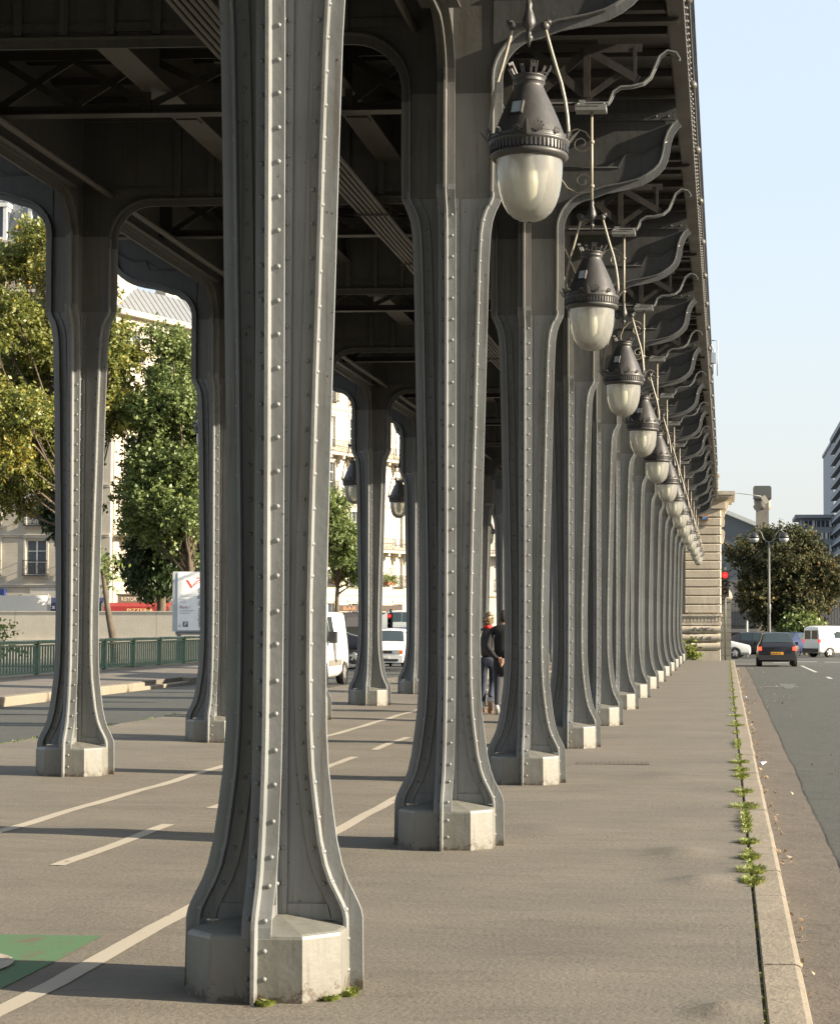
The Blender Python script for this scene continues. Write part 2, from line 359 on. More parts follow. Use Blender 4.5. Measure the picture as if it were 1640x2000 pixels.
# wavy edged gutter band
m = MB(); ysg = lin(-10, 79, 420)
vs = []
for y in ysg: vs += [(0.352, y, rz_(y)+0.004), (0.55, y, rz_(y)+0.004), (road_edge(y) + random.uniform(-0.008, 0.008), y, rz_(y)+0.004)]
m.add(vs, [(3*j+i, 3*j+i+1, 3*j+4+i, 3*j+3+i) for j in range(len(ysg)-1) for i in (0, 1)])
m.build('gutter_strip', GUTTER, fixn=False, kind='structure')
m = MB(); vs = []
for y in ysg:
    j = random.uniform(-0.006, 0.006); wd = 0.006 + 0.008*abs(math.sin(y*1.7)*math.sin(y*0.37)); vs += [(road_edge(y)-0.002+j, y, rz_(y)+0.008), (road_edge(y)-0.002+j+wd, y, rz_(y)+0.008)]
m.add(vs, [(2*j, 2*j+1, 2*j+3, 2*j+2) for j in range(len(ysg)-1)]); m.build('asphalt_seam', simple('seam_tar', (0.02, 0.02, 0.018), 0.8), fixn=False, kind='structure')
strip('crossroads', [-70, -30, -14.3, -8.9, 0.3, 9, 40, 90], [79.5, 100, 120, 160, 260], lambda x, y: rz_(y), ROADM)
strip('left_road', [-14.3, -11, -8.905], [-60, 10, 30, 50, 79.5], lambda x, y: -0.07 if y < 70 else rz_(y), ROADM)
strip('left_pavement', [-18.1, -16.2, -14.42], [-60, 10, 30, 50, 66], lambda x, y: 0.13 + (-14.42-x)*0.02, LPAVE, -1.0)
strip('quayside', [-200, -80, -40, -18.1], [-20, 40, 94, 160, 300], lambda x, y: -0.35 if y < 80 else -0.3, GROUND)
strip('forecourt', [-18.1, -14.3], [66, 79.5], lambda x, y: -0.16, ROADM)
strip('right_pavement', [9, 12, 60], [-60, 30, 79.5], lambda x, y: 0.0, LPAVE, -1.0)
# kerbs made of separate stones
def kerb(name, x0, x1, ztop, zbot, ya, yb, seed, bev=0.012, face=1):
    r = random.Random(seed); m = MB(); y = ya
    while y < yb:
        L = r.uniform(0.9, 1.5); dz = r.uniform(-0.003, 0.003); dx = r.uniform(-0.004, 0.004); y1 = y + L
        zt = (ztop(y) if callable(ztop) else ztop) + dz
        pts = [(x0, zbot), (x0, zt-0.008), (x0+0.008, zt), (x1-bev*1.6+dx, zt), (x1-bev*0.4+dx, zt-bev*0.5), (x1+dx, zt-bev*1.8), (x1+dx+0.004, zbot)]
        if face < 0: pts = [(x0+x1-a, b) for a, b in pts]
        m.prism(pts, y, y1-0.006); y = y1
    return m.build(name, KERBM, kind='structure')
kerb('right_kerb', 0.166, 0.358, 0.0, -1.0, -6, 79.4, 3, 0.02)
kerb('promenade_left_kerb', -9.05, -8.9, lambda y: 0.09, -1.0, -6, 79, 5, 0.02, -1)
kerb('left_pavement_kerb', -14.42, -14.20, lambda y: (0.02 if 46 < y < 49.5 else 0.125), -1.0, -6, 66, 9, 0.02)
# ------------------------------------------------------------------ painted lines
def paint_line(name, x, y0, y1, wd, mat, zf, off=0.004, n=None):
    m = MB(); ys = lin(y0, y1, n or max(2, int((y1-y0)*4)))
    vs = []
    for y in ys:
        j = random.uniform(-0.004, 0.004)
        vs += [(x-wd/2+j, y, zf(x-wd/2, y)+off), (x+wd/2+j, y, zf(x+wd/2, y)+off)]
    m.add(vs, [(2*i, 2*i+1, 2*i+3, 2*i+2) for i in range(len(ys)-1)])
    return m.build(name, mat, fixn=False, kind='structure')
paint_line('near_cycle_lane_line', -2.98, 6, 78, 0.105, LINE, pz)
paint_line('far_cycle_lane_line', -5.42, 6, 78, 0.105, LINE, pz)
for k in range(-1, 16):
    y = 12.35 + 3.77*k
    if y > 5: paint_line('cycle_lane_dash', -4.33, y, y+2.5, 0.10, LINE, pz)
zr = lambda x, y: rz_(y)
for a, b in ((59, 61.3), (68.5, 82)): paint_line('road_dash', 3.2, a, b, 0.13, RLINE, zr)
for a, b, c in ((3.0, 4.4, 93), (4.7, 5.6, 92), (5.9, 7.6, 92), (2.2, 2.9, 90)):
    m = MB(); m.box(a, b, c, c+0.5, rz_(c)-0.02, rz_(c)+0.004); m.build('stop_line', RLINE, kind='structure')
# worn T-shaped arrow on the road
m = MB(); zt = rz_(52)+0.004
m.add([(0.98, 51.6, zt), (1.95, 51.3, zt), (1.95, 52.3, zt), (0.98, 52.2, zt)], [(0, 1, 2, 3)])
m.add([(1.55, 50.2, zt+0.002), (1.72, 50.2, zt+0.002), (1.95, 54, zt+0.002), (1.45, 54.2, zt+0.002)], [(0, 1, 2, 3)])
m.build('worn_road_arrow', RLINE2, fixn=False, kind='structure')
# green cycle patch with white emblem
m = MB()
ys = lin(4.0, 9.72, 24)
vs = []
for i, y in enumerate(ys):
    for x in (-4.75, -4.3, -3.8, -3.16 + random.uniform(-0.008, 0.008)):
        vs.append((x, y, pz(x, y)+0.004))
m.add(vs, [(4*j+i, 4*j+i+1, 4*j+5+i, 4*j+4+i) for j in range(len(ys)-1) for i in range(3)])
m.build('green_cycle_patch', GREENP, fixn=False, kind='structure')
m = MB()
def ring_flat(cx, cy, rx, ry, wd, n=28):
    vs = []
    for k in range(n):
        a = 2*math.pi*k/n
        for q in (0, 1):
            x = cx + (rx - q*wd)*math.cos(a); y = cy + (ry - q*wd*2.2)*math.sin(a); vs.append((x, y, pz(x, y)+0.009))
    m.add(vs, [(2*k, 2*k+1, 2*((k+1) % n)+1, 2*((k+1) % n)) for k in range(n)])
ring_flat(-3.585, 8.80, 0.28, 0.34, 0.13); ring_flat(-4.40, 8.80, 0.28, 0.34, 0.13)
for a, b in (((-3.62, 8.55), (-3.8, 9.3)), ((-4.42, 8.55), (-4.22, 9.2)), ((-3.8, 9.2), (-4.22, 9.15)), ((-4.0, 8.5), (-4.25, 9.2)), ((-4.0, 8.5), (-3.82, 9.1))):
    ax = Vector(a); bx = Vector(b); d = (bx-ax).normalized(); nn = Vector((-d.y, d.x))*0.04
    m.add([(p.x, p.y, pz(p.x, p.y)+0.009) for p in (ax+nn, ax-nn, bx-nn, bx+nn)], [(0, 1, 2, 3)])
m.build('white_bicycle_emblem', LINE, fixn=False, kind='structure')
m = MB(); m.box(0.146, 0.170, -6, 79, -0.2, -0.022); m.build('joint_soil', simple('joint_soil', (0.05, 0.045, 0.03), 0.95, 0, 0.4, 20), kind='structure')
# drain cover
dc = thing('drain_cover', (-1.28, 22.0, pz(-1.28, 22)), 'long dark rusty drain grating set in the pavement beside the third column', 'drain cover')
m = MB(); m.box(-0.42, 0.42, -0.2, 0.2, -0.03, 0.006); m.build('cover_plate', simple('rusty_iron', (0.085, 0.07, 0.055), 0.8), dc)
m = MB()
for k in range(16): m.box(-0.4+k*0.052, -0.38+k*0.052, -0.18, 0.18, 0.0065, 0.008)
m.build('grating_bars', simple('worn_iron', (0.105, 0.09, 0.072), 0.8), dc)
# ------------------------------------------------------------------ columns
PROF = [(-0.06, .400), (0.31, .395), (0.345, .388), (0.38, .373), (0.42, .353), (0.475, .325), (0.544, .300), (0.648, .277), (0.80, .256), (0.97, .236), (1.15, .226), (1.4, .222), (1.7, .222),
        (2.1, .229), (2.7, .241), (3.2, .253), (3.8, .266), (4.25, .278), (4.45, .288), (4.55, .302), (4.62, .325), (4.67, .35), (4.72, .369), (5.0, .373), (5.50, .373)]
def prof_r(z):
    for (a, ra), (b, rb) in zip(PROF, PROF[1:]):
        if z <= b: return ra + (rb-ra)*max(0, (z-a))/(b-a)
    return PROF[-1][1]
FIN, FW, TH = 0.062, 0.064, 0.013
def arm_pt(k, u, v, z):
    c, s_ = ((1, 0), (0, 1), (-1, 0), (0, -1))[k]
    return (u*c - v*s_, u*s_ + v*c, z)
def loft(m, k, fu0, fu1, v0, v1, zs, smooth=False):
    vs = []
    for z in zs:
        u0, u1 = fu0(z), fu1(z)
        vs += [arm_pt(k, u0, v0, z), arm_pt(k, u1, v0, z), arm_pt(k, u1, v1, z), arm_pt(k, u0, v1, z)]
    fs = [(0, 1, 2, 3), tuple(4*(len(zs)-1)+i for i in (3, 2, 1, 0))]
    for j in range(len(zs)-1):
        for i in range(4): fs.append((4*j+i, 4*j+(i+1) % 4, 4*j+4+(i+1) % 4, 4*j+4+i))
    m.add(vs, fs, smooth)
def column_meshes():
    zs = [z for z, _ in PROF if z <= 4.72]; zl = [z for z in zs if z >= 0.31]
    zl2 = [0.30] + zl
    shaft = MB(); fl = MB(); rv = MB(); up = MB()
    for k in range(4):
        eps = 0.0006*k
        loft(fl, k, lambda z: prof_r(z)-FIN, lambda z: prof_r(z)+eps, -TH*0.62, TH*0.62, zs)              # projecting fin
        loft(fl, k, lambda z: prof_r(z)-FIN-TH, lambda z: prof_r(z)-FIN+0.001, -FW, FW, zs)               # cross flange
        loft(shaft, k, lambda z: 0.01, lambda z: prof_r(z)-FIN-TH-0.001, -TH*0.5-eps, TH*0.5+eps, zl2)     # web
        zu = [4.722, 5.0, 5.50]
        loft(up, k, lambda z: prof_r(z)-FIN, lambda z: prof_r(z)+eps, -TH*0.62, TH*0.62, zu)
        loft(up, k, lambda z: prof_r(z)-FIN-TH, lambda z: prof_r(z)-FIN+0.001, -FW, FW, zu)
        loft(up, k, lambda z: 0.01, lambda z: prof_r(z)-FIN-TH-0.001, -TH*0.5-eps-0.002, TH*0.5+eps+0.002, zu)
        for sgn in (-1, 1):
            a, b = sgn*(TH*0.5+0.003), sgn*(TH*0.5+TH)
            loft(shaft, k, lambda z: prof_r(z)-FIN-TH-0.062, lambda z: prof_r(z)-FIN-TH-0.002, min(a, b), max(a, b), zl2)
            loft(shaft, k, lambda z: TH*0.5+0.001, lambda z: 0.058, min(a, b), max(a, b), zl2)
            loft(shaft, k, lambda z: 0.06, lambda z: prof_r(z)-FIN-TH-0.064, min(a, b)*0.98, max(a, b)*0.94, [0.30, 0.37])
            r_ = random.Random(k*7+sgn)
            z = 0.09
            while z < 4.62:
                u = prof_r(z)-FIN+0.001
                rv.rivet(arm_pt(k, u, sgn*0.037, z + r_.uniform(-.006, .006)), arm_pt(k, 1, 0, 0))
                z += 0.152 if z > 0.5 else 0.128
            z = 0.46
            while z < 4.66:
                u = prof_r(z)-FIN-TH-0.034
                rv.rivet(arm_pt(k, u, b, z), arm_pt(k, 0, sgn, 0), 0.0105, 6)
                rv.rivet(arm_pt(k, 0.038, b, z), arm_pt(k, 0, sgn, 0), 0.0105, 6)
                z += 0.155
            # lap joint plate at the knee
            loft(fl, k, lambda z: prof_r(z)-FIN-0.002, lambda z: prof_r(z)-FIN+0.008, sgn*0.012 if sgn > 0 else -FW-0.003, FW+0.003 if sgn > 0 else -0.012, [4.66, 4.69, 4.72, 4.76])
    pl = MB(); a, h = 0.336, 0.20
    def octo(ap, hf, z):
        return [(hf, -ap, z), (ap, -hf, z), (ap, hf, z), (hf, ap, z), (-hf, ap, z), (-ap, hf, z), (-ap, -hf, z), (-hf, -ap, z)]
    lv = octo(a+0.004, h+0.003, -0.08) + octo(a, h, 0.262) + octo(a-0.005, h-0.002, 0.275) + octo(a-0.018, h-0.008, 0.282) + octo(0.06, 0.04, 0.325)
    fs = [tuple(reversed(range(8)))] + [tuple(range(32, 40))]
    for j in range(4):
        for i in range(8): fs.append((8*j+i, 8*j+(i+1) % 8, 8*j+8+(i+1) % 8, 8*j+8+i))
    pl.add(lv, fs)
    return shaft, fl, rv, pl, up
sh, fl, rv, pl, up = column_meshes()
col0 = thing('iron_column', (XR, Y0, 0), '', 'column', 'riveted iron columns under the viaduct')
sh.build('web_plates', IRON, col0); fo = fl.build('flanges', IRON, col0); rv.build('rivet_rows', IRON, fo, fixn=False); pl.build('plinth', PLINTH, col0); up.build('upper_plates', paint_mat('upper_paint', (0.138, 0.140, 0.134), (0.085, 0.08, 0.068), foot=False), col0)  # upper_plates: darker past the knee seam, partly stepping into the painted frame shade
def col_label(row, i):
    if row == 0:
        if i == 0: return 'largest riveted grey iron column, in the foreground, cut off by the top of the frame'
        if i == 13: return 'last grey iron column of the sunlit row, beside the stone pier'
        return '%s riveted grey iron column of the row along the right pavement' % ORD[i]
    if i == 2: return 'shaded iron column at far left, left of the one before the white sign board'
    if i == 3: return 'shaded iron column standing just right of the white sign board, partly behind the foreground column'
    if i == 5: return 'shaded iron column standing between the white van and the white car'
    if i == 6: return 'shaded iron column just to the right of the white car'
    return '%s grey iron column of the far row beyond the cycle lane' % ORD[i]
for row, X in ((0, XR), (1, XL)):
    for i in range(NCOL):
        if row == 1 and i < 2: continue
        c = col0 if (row == 0 and i == 0) else copy_tree(col0)
        c.location = (X, Y0 + BAY*i, gz(X)-0.0); c['label'] = col_label(row, i)
        c.rotation_euler = (0, 0, R(random.uniform(-0.4, 0.4)))
# ------------------------------------------------------------------ viaduct superstructure
via = thing('viaduct', ((XA+XB)/2, 40, ZD), 'long grey iron railway viaduct deck with brackets and lattice girders carried by the columns', 'viaduct')
VO = Vector(via.location)
def to_v(m):     # shift world coordinates into the viaduct's local ones
    m.v = [(x-VO.x, y-VO.y, z-VO.z) for x, y, z in m.v]; return m
def sweep_T(m, path, t0, mp, ztop=None, flip=1, webdir=None, finw=FIN, fw=FW):
    """path of (s,z); inward normal to the left*flip; mp maps (s,t,z)->xyz"""
    n = len(path); N = []
    for i in range(n):
        a = path[max(i-1, 0)]; b = path[min(i+1, n-1)]
        dx, dz = b[0]-a[0], b[1]-a[1]; L = math.hypot(dx, dz); N.append((-dz/L*flip, dx/L*flip))
    def layer(d0, d1, t_lo, t_hi):
        vs = []
        for (s, z), (nx, nz) in zip(path, N):
            for d, t in ((d0, t_lo), (d1, t_lo), (d1, t_hi), (d0, t_hi)): vs.append(mp(s+nx*d, t, z+nz*d))
        fs = [(0, 1, 2, 3), tuple(4*(n-1)+i for i in (3, 2, 1, 0))]
        for j in range(n-1):
            for i in range(4): fs.append((4*j+i, 4*j+(i+1) % 4, 4*j+4+(i+1) % 4, 4*j+4+i))
        m.add(vs, fs)
    layer(0, finw, t0-TH*0.6, t0+TH*0.6)
    layer(finw, finw+TH, t0-fw, t0+fw)
    if ztop:
        pts = [(s+nx*(finw+TH*0.5), z+nz*(finw+TH*0.5)) for (s, z), (nx, nz) in zip(path, N)]
        for t in (t0-TH*0.45, t0+TH*0.45):
            vs = [];
            for s, z in pts: vs += [mp(s, t, z), mp(s, t, ztop if not callable(ztop) else ztop(s))]
            m.add(vs, [(2*i, 2*i+1, 2*i+3, 2*i+2) for i in range(len(pts)-1)])
    return N
def arc(cx, cz, r, a0, a1, n=8): return [(cx + r*math.cos(R(a0+(a1-a0)*i/n)), cz + r*math.sin(R(a0+(a1-a0)*i/n))) for i in range(n+1)]
RA = 0.36
mpX = lambda s, t, z: (s, t, z)
def frame_mesh():
    m = MB(); Rk = 0.373
    a0, a1 = XL+Rk, XR-Rk
    p = [(a0, 5.44)] + arc(a0+RA, ZS-RA, RA, 180, 90) + arc(a1-RA, ZS-RA, RA, 90, 0) + [(a1, 5.44)]
    sweep_T(m, p, 0, mpX, ztop=ZD-0.02, flip=1)
    for X in (XL, XR):    # web above the columns
        m.box(X-Rk+FIN, X+Rk-FIN, -TH*0.4, TH*0.4, 5.44, ZD-0.02)
    m.box(XL, XR, -0.10, 0.10, 6.86, 6.88); m.box(XL, XR, -0.03, -TH*0.5, 6.76, 6.86); m.box(XL, XR, -0.022, -TH*0.5, 6.0, 6.07)
    for x in lin(-5.6, -2.8, 9): m.box(x-0.03, x+0.03, -0.045, -TH*0.5, 5.97, 6.85)
    x = XL+0.45
    while x < XR-0.4:
        m.rivet((x, -0.03, 6.81), (0, -1, 0), 0.012, 6); m.rivet((x, -0.022, 6.035), (0, -1, 0), 0.012, 6); x += 0.13
    return m
def bracket_mesh(sg, part=0):
    """S-shaped cantilever bracket; local x measured outward from the row axis"""
    m = MB(); mp = lambda s, t, z: (sg*s, t, z); Rk = 0.373
    p = [(Rk, 5.44)] + arc(Rk+0.30, 5.90-0.30, 0.30, 180, 95, 8) + [(0.80, 5.955), (1.0, 5.99), (1.15, 6.03), (1.24, 6.075), (1.33, 6.14), (1.395, 6.21), (1.43, 6.29), (1.45, 6.38), (1.462, 6.47), (1.49, 6.55), (1.53, 6.61), (1.57, 6.64)]
    def zt(s): return ZD-0.02
    N = sweep_T(m if part == 0 else MB(), p, 0, mp, ztop=None, flip=1)
    if part == 0: return m
    # recessed web, above the flange
    q = [(s+nx*(FIN+0.005), z+nz*(FIN+0.005)) for (s, z), (nx, nz) in zip(p, N)]
    vs = []
    for s, z in q: vs += [mp(s, 0.012, z), mp(min(s, 1.50), 0.012, ZD-0.02)]
    m.add(vs, [(2*i, 2*i+1, 2*i+3, 2*i+2) for i in range(len(q)-1)])
    # proud doubler plate following the curve
    top = lambda s: 6.22 if s < 0.93 else (6.22 + (s-0.93)*2.2 if s < 0.99 else (6.35 if s < 1.18 else 6.35 + (s-1.18)*0.55))
    vs = []; q2 = [(s, z) for s, z in q if s <= 1.42]
    for s, z in q2: vs += [mp(s, -0.016, z), mp(s, -0.016, max(z+0.01, top(s)))]
    m.add(vs, [(2*i, 2*i+1, 2*i+3, 2*i+2) for i in range(len(q2)-1)])
    tp = [Vector(mp(s, -0.016, max(z+0.01, top(s)))) for s, z in q2]
    tp2 = [Vector(mp(s_, -0.016, max(6.2, top(s_)))) for s_ in (0.3, 0.6, 0.92, 0.93, 0.99, 1.1, 1.18, 1.3, 1.42)]
    m.tube(tp2, 0.011, 6)
    m.box(min(0, sg*1.5), max(0, sg*1.5), -0.02, 0.0, 6.70, 6.78)
    x = 0.35
    while x < 1.45:
        m.rivet(mp(x, -0.02, 6.74), (0, -1, 0), 0.012, 6); x += 0.12
    return m
def lattice_mesh():
    m = MB(); yb = 0.035
    for z in (6.10, 6.68): m.box(XL-0.9, XR+0.9, -0.075, 0.075, z, z+0.014)
    for z0, z1 in ((6.115, 6.19), (6.60, 6.68)): m.box(XL-0.9, XR+0.9, -0.02, 0.0, z0, z1)
    xs = [XL-0.9, XL-0.15, XL+0.15, -5.1, -4.2, -3.3, XR-0.15, XR+0.15]
    for a, b in zip(xs, xs[1:]):
        if b-a < 0.4: m.box(a, b, -0.03, 0.0, 6.12, 6.67); continue
        mid = 1 if b-a > 0.75 else 1
        for d in range(2 if b-a > 1.0 else 1):
            a1 = a + (b-a)/(2 if b-a > 1.0 else 1)*d; b1 = a1 + (b-a)/(2 if b-a > 1.0 else 1)
            m.bar((a1, -0.005, 6.18), (b1, -0.005, 6.61), 0.012, 0.065); m.bar((a1, -0.018, 6.61), (b1, -0.018, 6.18), 0.012, 0.065)
        m.box(b-0.035, b+0.035, -0.032, -0.021, 6.13, 6.67)
    m.box(XL-1.6, XR+1.6, -0.06, 0.06, ZD-0.10, ZD-0.03)
    return m
def lamp_bracket_mesh(sg, part=0):
    m = MB(); mp = lambda s, t, z: (sg*s, t, z)
    # lattice panel of the cantilever
    m.box(min(sg*0.2, sg*1.28), max(sg*0.2, sg*1.28), -0.02, 0, 6.60, 6.67)
    m.bar(mp(0.33, -0.01, 6.2), mp(0.80, -0.01, 6.62), 0.012, 0.07); m.bar(mp(0.33, -0.02, 6.62), mp(0.80, -0.02, 6.2), 0.012, 0.07)
    m.bar(mp(0.80, -0.03, 6.2), mp(0.80, -0.03, 6.64), 0.012, 0.06); m.bar(mp(0.80, -0.02, 6.62), mp(1.25, -0.02, 6.35), 0.012, 0.07)
    m.bar(mp(1.22, -0.01, 6.30), mp(1.22, -0.01, 6.64), 0.03, 0.03); m.bar(mp(0.80, -0.01, 6.2), mp(1.22, -0.01, 6.50), 0.012, 0.05)
    if part == 1: return m
    m = MB()
    p = [(0.2, 6.13), (0.7, 6.13), (0.99, 6.13), (1.02, 6.17), (1.045, 6.235), (1.10, 6.27), (1.20, 6.275), (1.30, 6.30), (1.37, 6.36), (1.41, 6.45), (1.45, 6.54), (1.51, 6.585), (1.57, 6.57), (1.60, 6.52)]
    sweep_T(m, p, 0, mp, None, 1, finw=0.012, fw=0.042)
    # foot plate that holds the lamp rod
    m.box(min(sg*0.70, sg*0.97), max(sg*0.70, sg*0.97), -0.075, 0.075, 6.075, 6.125)
    m.box(min(sg*0.73, sg*0.78), max(sg*0.73, sg*0.78), -0.05, 0.05, 6.125, 6.17)
    for s in (0.72, 0.95):
        for t in (-0.055, 0.055): m.rivet(mp(s, t, 6.13), (0, 0, 1), 0.014, 6)
    return m
FRM = paint_mat('frame_shade_paint', (0.064, 0.064, 0.060), (0.038, 0.036, 0.031), foot=False); fm = frame_mesh().mesh('cross_frame', FRM); BRK = paint_mat('bracket_shade_paint', (0.050, 0.053, 0.054), (0.032, 0.032, 0.030), foot=False); BFL = paint_mat('flange_shade_paint', (0.100, 0.107, 0.110), (0.065, 0.064, 0.058), foot=False); bmR = bracket_mesh(1).mesh('bracket', BFL); bmL = bracket_mesh(-1).mesh('bracket', BFL); bwR = bracket_mesh(1, 1).mesh('bracket_web', BRK); bwL = bracket_mesh(-1, 1).mesh('bracket_web', BRK)  # frames and brackets share the column paint; their shade is darkened into the colour
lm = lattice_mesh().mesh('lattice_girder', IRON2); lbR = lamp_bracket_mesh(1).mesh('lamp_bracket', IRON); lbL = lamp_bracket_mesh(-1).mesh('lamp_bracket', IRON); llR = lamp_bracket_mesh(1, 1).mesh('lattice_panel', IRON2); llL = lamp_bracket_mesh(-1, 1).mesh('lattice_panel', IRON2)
def place(name, me, parent, loc):
    o = bpy.data.objects.new(name, me); COL.objects.link(o); o.parent = parent; o.location = loc; return o
for i in range(NCOL):
    y = Y0 + BAY*i
    f = place('cross_frame', fm, via, (-VO.x, y-VO.y, -VO.z))
    place('cantilever_bracket', bmR, f, (XR, 0, 0)); place('cantilever_bracket', bmL, f, (XL, 0, 0)); place('bracket_web', bwR, f, (XR, 0, 0)); place('bracket_web', bwL, f, (XL, 0, 0))
for i in range(-1, NCOL):
    y = Y0 + BAY*(i+0.5)
    f = place('lattice_girder', lm, via, (-VO.x, y-VO.y, -VO.z))
    place('lamp_bracket', lbR, f, (XR, 0, 0)); place('lamp_bracket', lbL, f, (XL, 0, 0)); place('lattice_panel', llR, f, (XR, 0, 0)); place('lattice_panel', llL, f, (XL, 0, 0))
YS, YE = -42.0, Y0 + BAY*13 + 5.0  # deck lengthened unseen behind the camera to cut light from there
for X in (XR, XL):
    m = MB(); mp = lambda s, t, z: (X+t, s, z); Rk = 0.373
    for i in range(-1, NCOL-1):
        a, b = Y0+BAY*i+Rk, Y0+BAY*(i+1)-Rk
        p = [(a, 5.44)] + arc(a+RA, ZS-RA, RA, 180, 90) + arc(b-RA, ZS-RA, RA, 90, 0) + [(b, 5.44)]
        if i < 0: p = [(YS, ZS)] + arc(b-RA, ZS-RA, RA, 90, 0) + [(b, 5.44)]
        sweep_T(m, p, 0, mp, ztop=ZD-0.03, flip=1)
        m.box(X-0.14, X+0.14, a+0.2 if i >= 0 else YS, b-0.2, ZS+FIN+TH+0.002, ZS+FIN+TH+0.016)
        for sg in (-1, 1): m.box(X+sg*0.008, X+sg*0.028, a+0.05 if i >= 0 else YS, b-0.05, 6.78, 6.88)
    for i in range(NCOL):
        y = Y0+BAY*i; m.box(X-TH*0.45, X+TH*0.45, y-Rk+FIN, y+Rk-FIN, 5.44, ZD-0.03)
    b = Y0+BAY*13+Rk
    p = [(b, 5.44)] + arc(b+RA, ZS-RA, RA, 180, 90) + [(YE, ZS)]
    sweep_T(m, p, 0, mp, ztop=ZD-0.03, flip=1)
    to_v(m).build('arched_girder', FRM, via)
for X in (-5.0, -3.4):
    m = MB(); m.box(X-0.13, X+0.13, YS, YE, 6.30, 6.32); m.box(X-0.008, X+0.008, YS, YE, 6.32, ZD-0.02); m.box(X-0.075, X-0.009, YS, YE, 6.321, 6.335); m.box(X+0.009, X+0.075, YS, YE, 6.321, 6.335)
    y = YS
    while y < YE: m.box(X-0.10, X+0.10, y, y+0.16, 6.285, 6.2995); y += BAY/2
    to_v(m).build('stringer', IRON3, via)
m = MB(); m.box(XA, XB, YS, YE, ZD, ZD+0.35)
y = YS+0.2
while y < YE:
    m.box(XA+0.15, XB-0.15, y, y+0.09, ZD-0.075, ZD-0.004); y += 0.676
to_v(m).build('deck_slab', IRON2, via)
for sg, XE in ((1, XB), (-1, XA)):
    m = MB(); a = lambda d0, d1, z0, z1: m.box(XE-sg*d0, XE-sg*d1, YS, YE, z0, z1)
    a(0.13, 0.0, 6.885, 6.905); a(0.075, 0.055, 6.905, 7.45); a(0.0, -0.014, 6.89, 7.0); a(0.054, 0.03, 7.0, 7.12); a(0.03, -0.02, 7.13, 7.16); a(0.13, -0.035, 7.45, 7.52)
    y = YS
    while y < YE:
        m.rivet((XE+sg*0.014, y, 6.95), (sg, 0, 0), 0.016, 5); m.rivet((XE+sg*0.02, y+0.05, 7.145), (sg, 0, 0), 0.018, 5); y += 0.19
    for i in range(-20, 2*NCOL+1):
        y = Y0 + BAY*0.5*i
        if YS < y < YE:
            m.lathe([(0.0, -0.05), (0.03, -0.042), (0.047, -0.02), (0.05, 0.0), (0.047, 0.02), (0.03, 0.042), (0.0, 0.05)], 12, (XE+sg*0.035, y, 7.06))
            m.box(XE-sg*0.05, XE+sg*0.012, y-0.12, y+0.12, 7.0, 7.44)
    to_v(m).build('edge_girder', IRON3, via)
    m = MB()
    m.box(XE-0.03, XE+0.03, YS, YE, 8.42, 8.48); m.box(XE-0.02, XE+0.02, YS, YE, 7.60, 7.64)
    y = YS
    while y < YE-1.35:
        m.box(XE-0.03, XE+0.03, y-0.03, y+0.03, 7.52, 8.42)
        m.bar((XE, y+0.03, 7.64), (XE, y+1.32, 8.42), 0.012, 0.04); m.bar((XE, y+0.03, 8.42), (XE, y+1.32, 7.64), 0.012, 0.04); y += BAY/4
    to_v(m).build('parapet', IRON2, via)
# cable bundle slung under the soffits
m = MB()
for k in range(6):
    x = -3.72 + k*0.052
    pts = [];
    for j in range(0, 90):
        y = YS+1 + j*1.5
        if y < YE: pts.append((x + 0.004*math.sin(j*1.7+k), y, 5.80 - 0.012*math.sin(math.pi*((y-Y0) % 2.705)/2.705)))
    m.tube(pts, 0.022, 6)
to_v(m).build('cable_bundle', IRON3, via)
m = MB()
for i in range(-18, 2*NCOL):
    y = Y0 + BAY*0.5*i
    zt = ZS if i % 2 == 0 else 6.10
    for x in (-3.77, -3.41): m.bar((x, y, 5.76), (x, y, zt), 0.012)
    m.bar((-3.775, y, 5.765), (-3.405, y, 5.765), 0.014)
to_v(m).build('cable_hangers', IRON2, via)
# downpipes/conduits under the left and right girders
m = MB()
for X in (XL+0.30, XR-0.28):
    m.tube([(X, YS, 5.99), (X, YE, 5.99)], 0.035, 8)
to_v(m).build('conduit', IRON3, via)
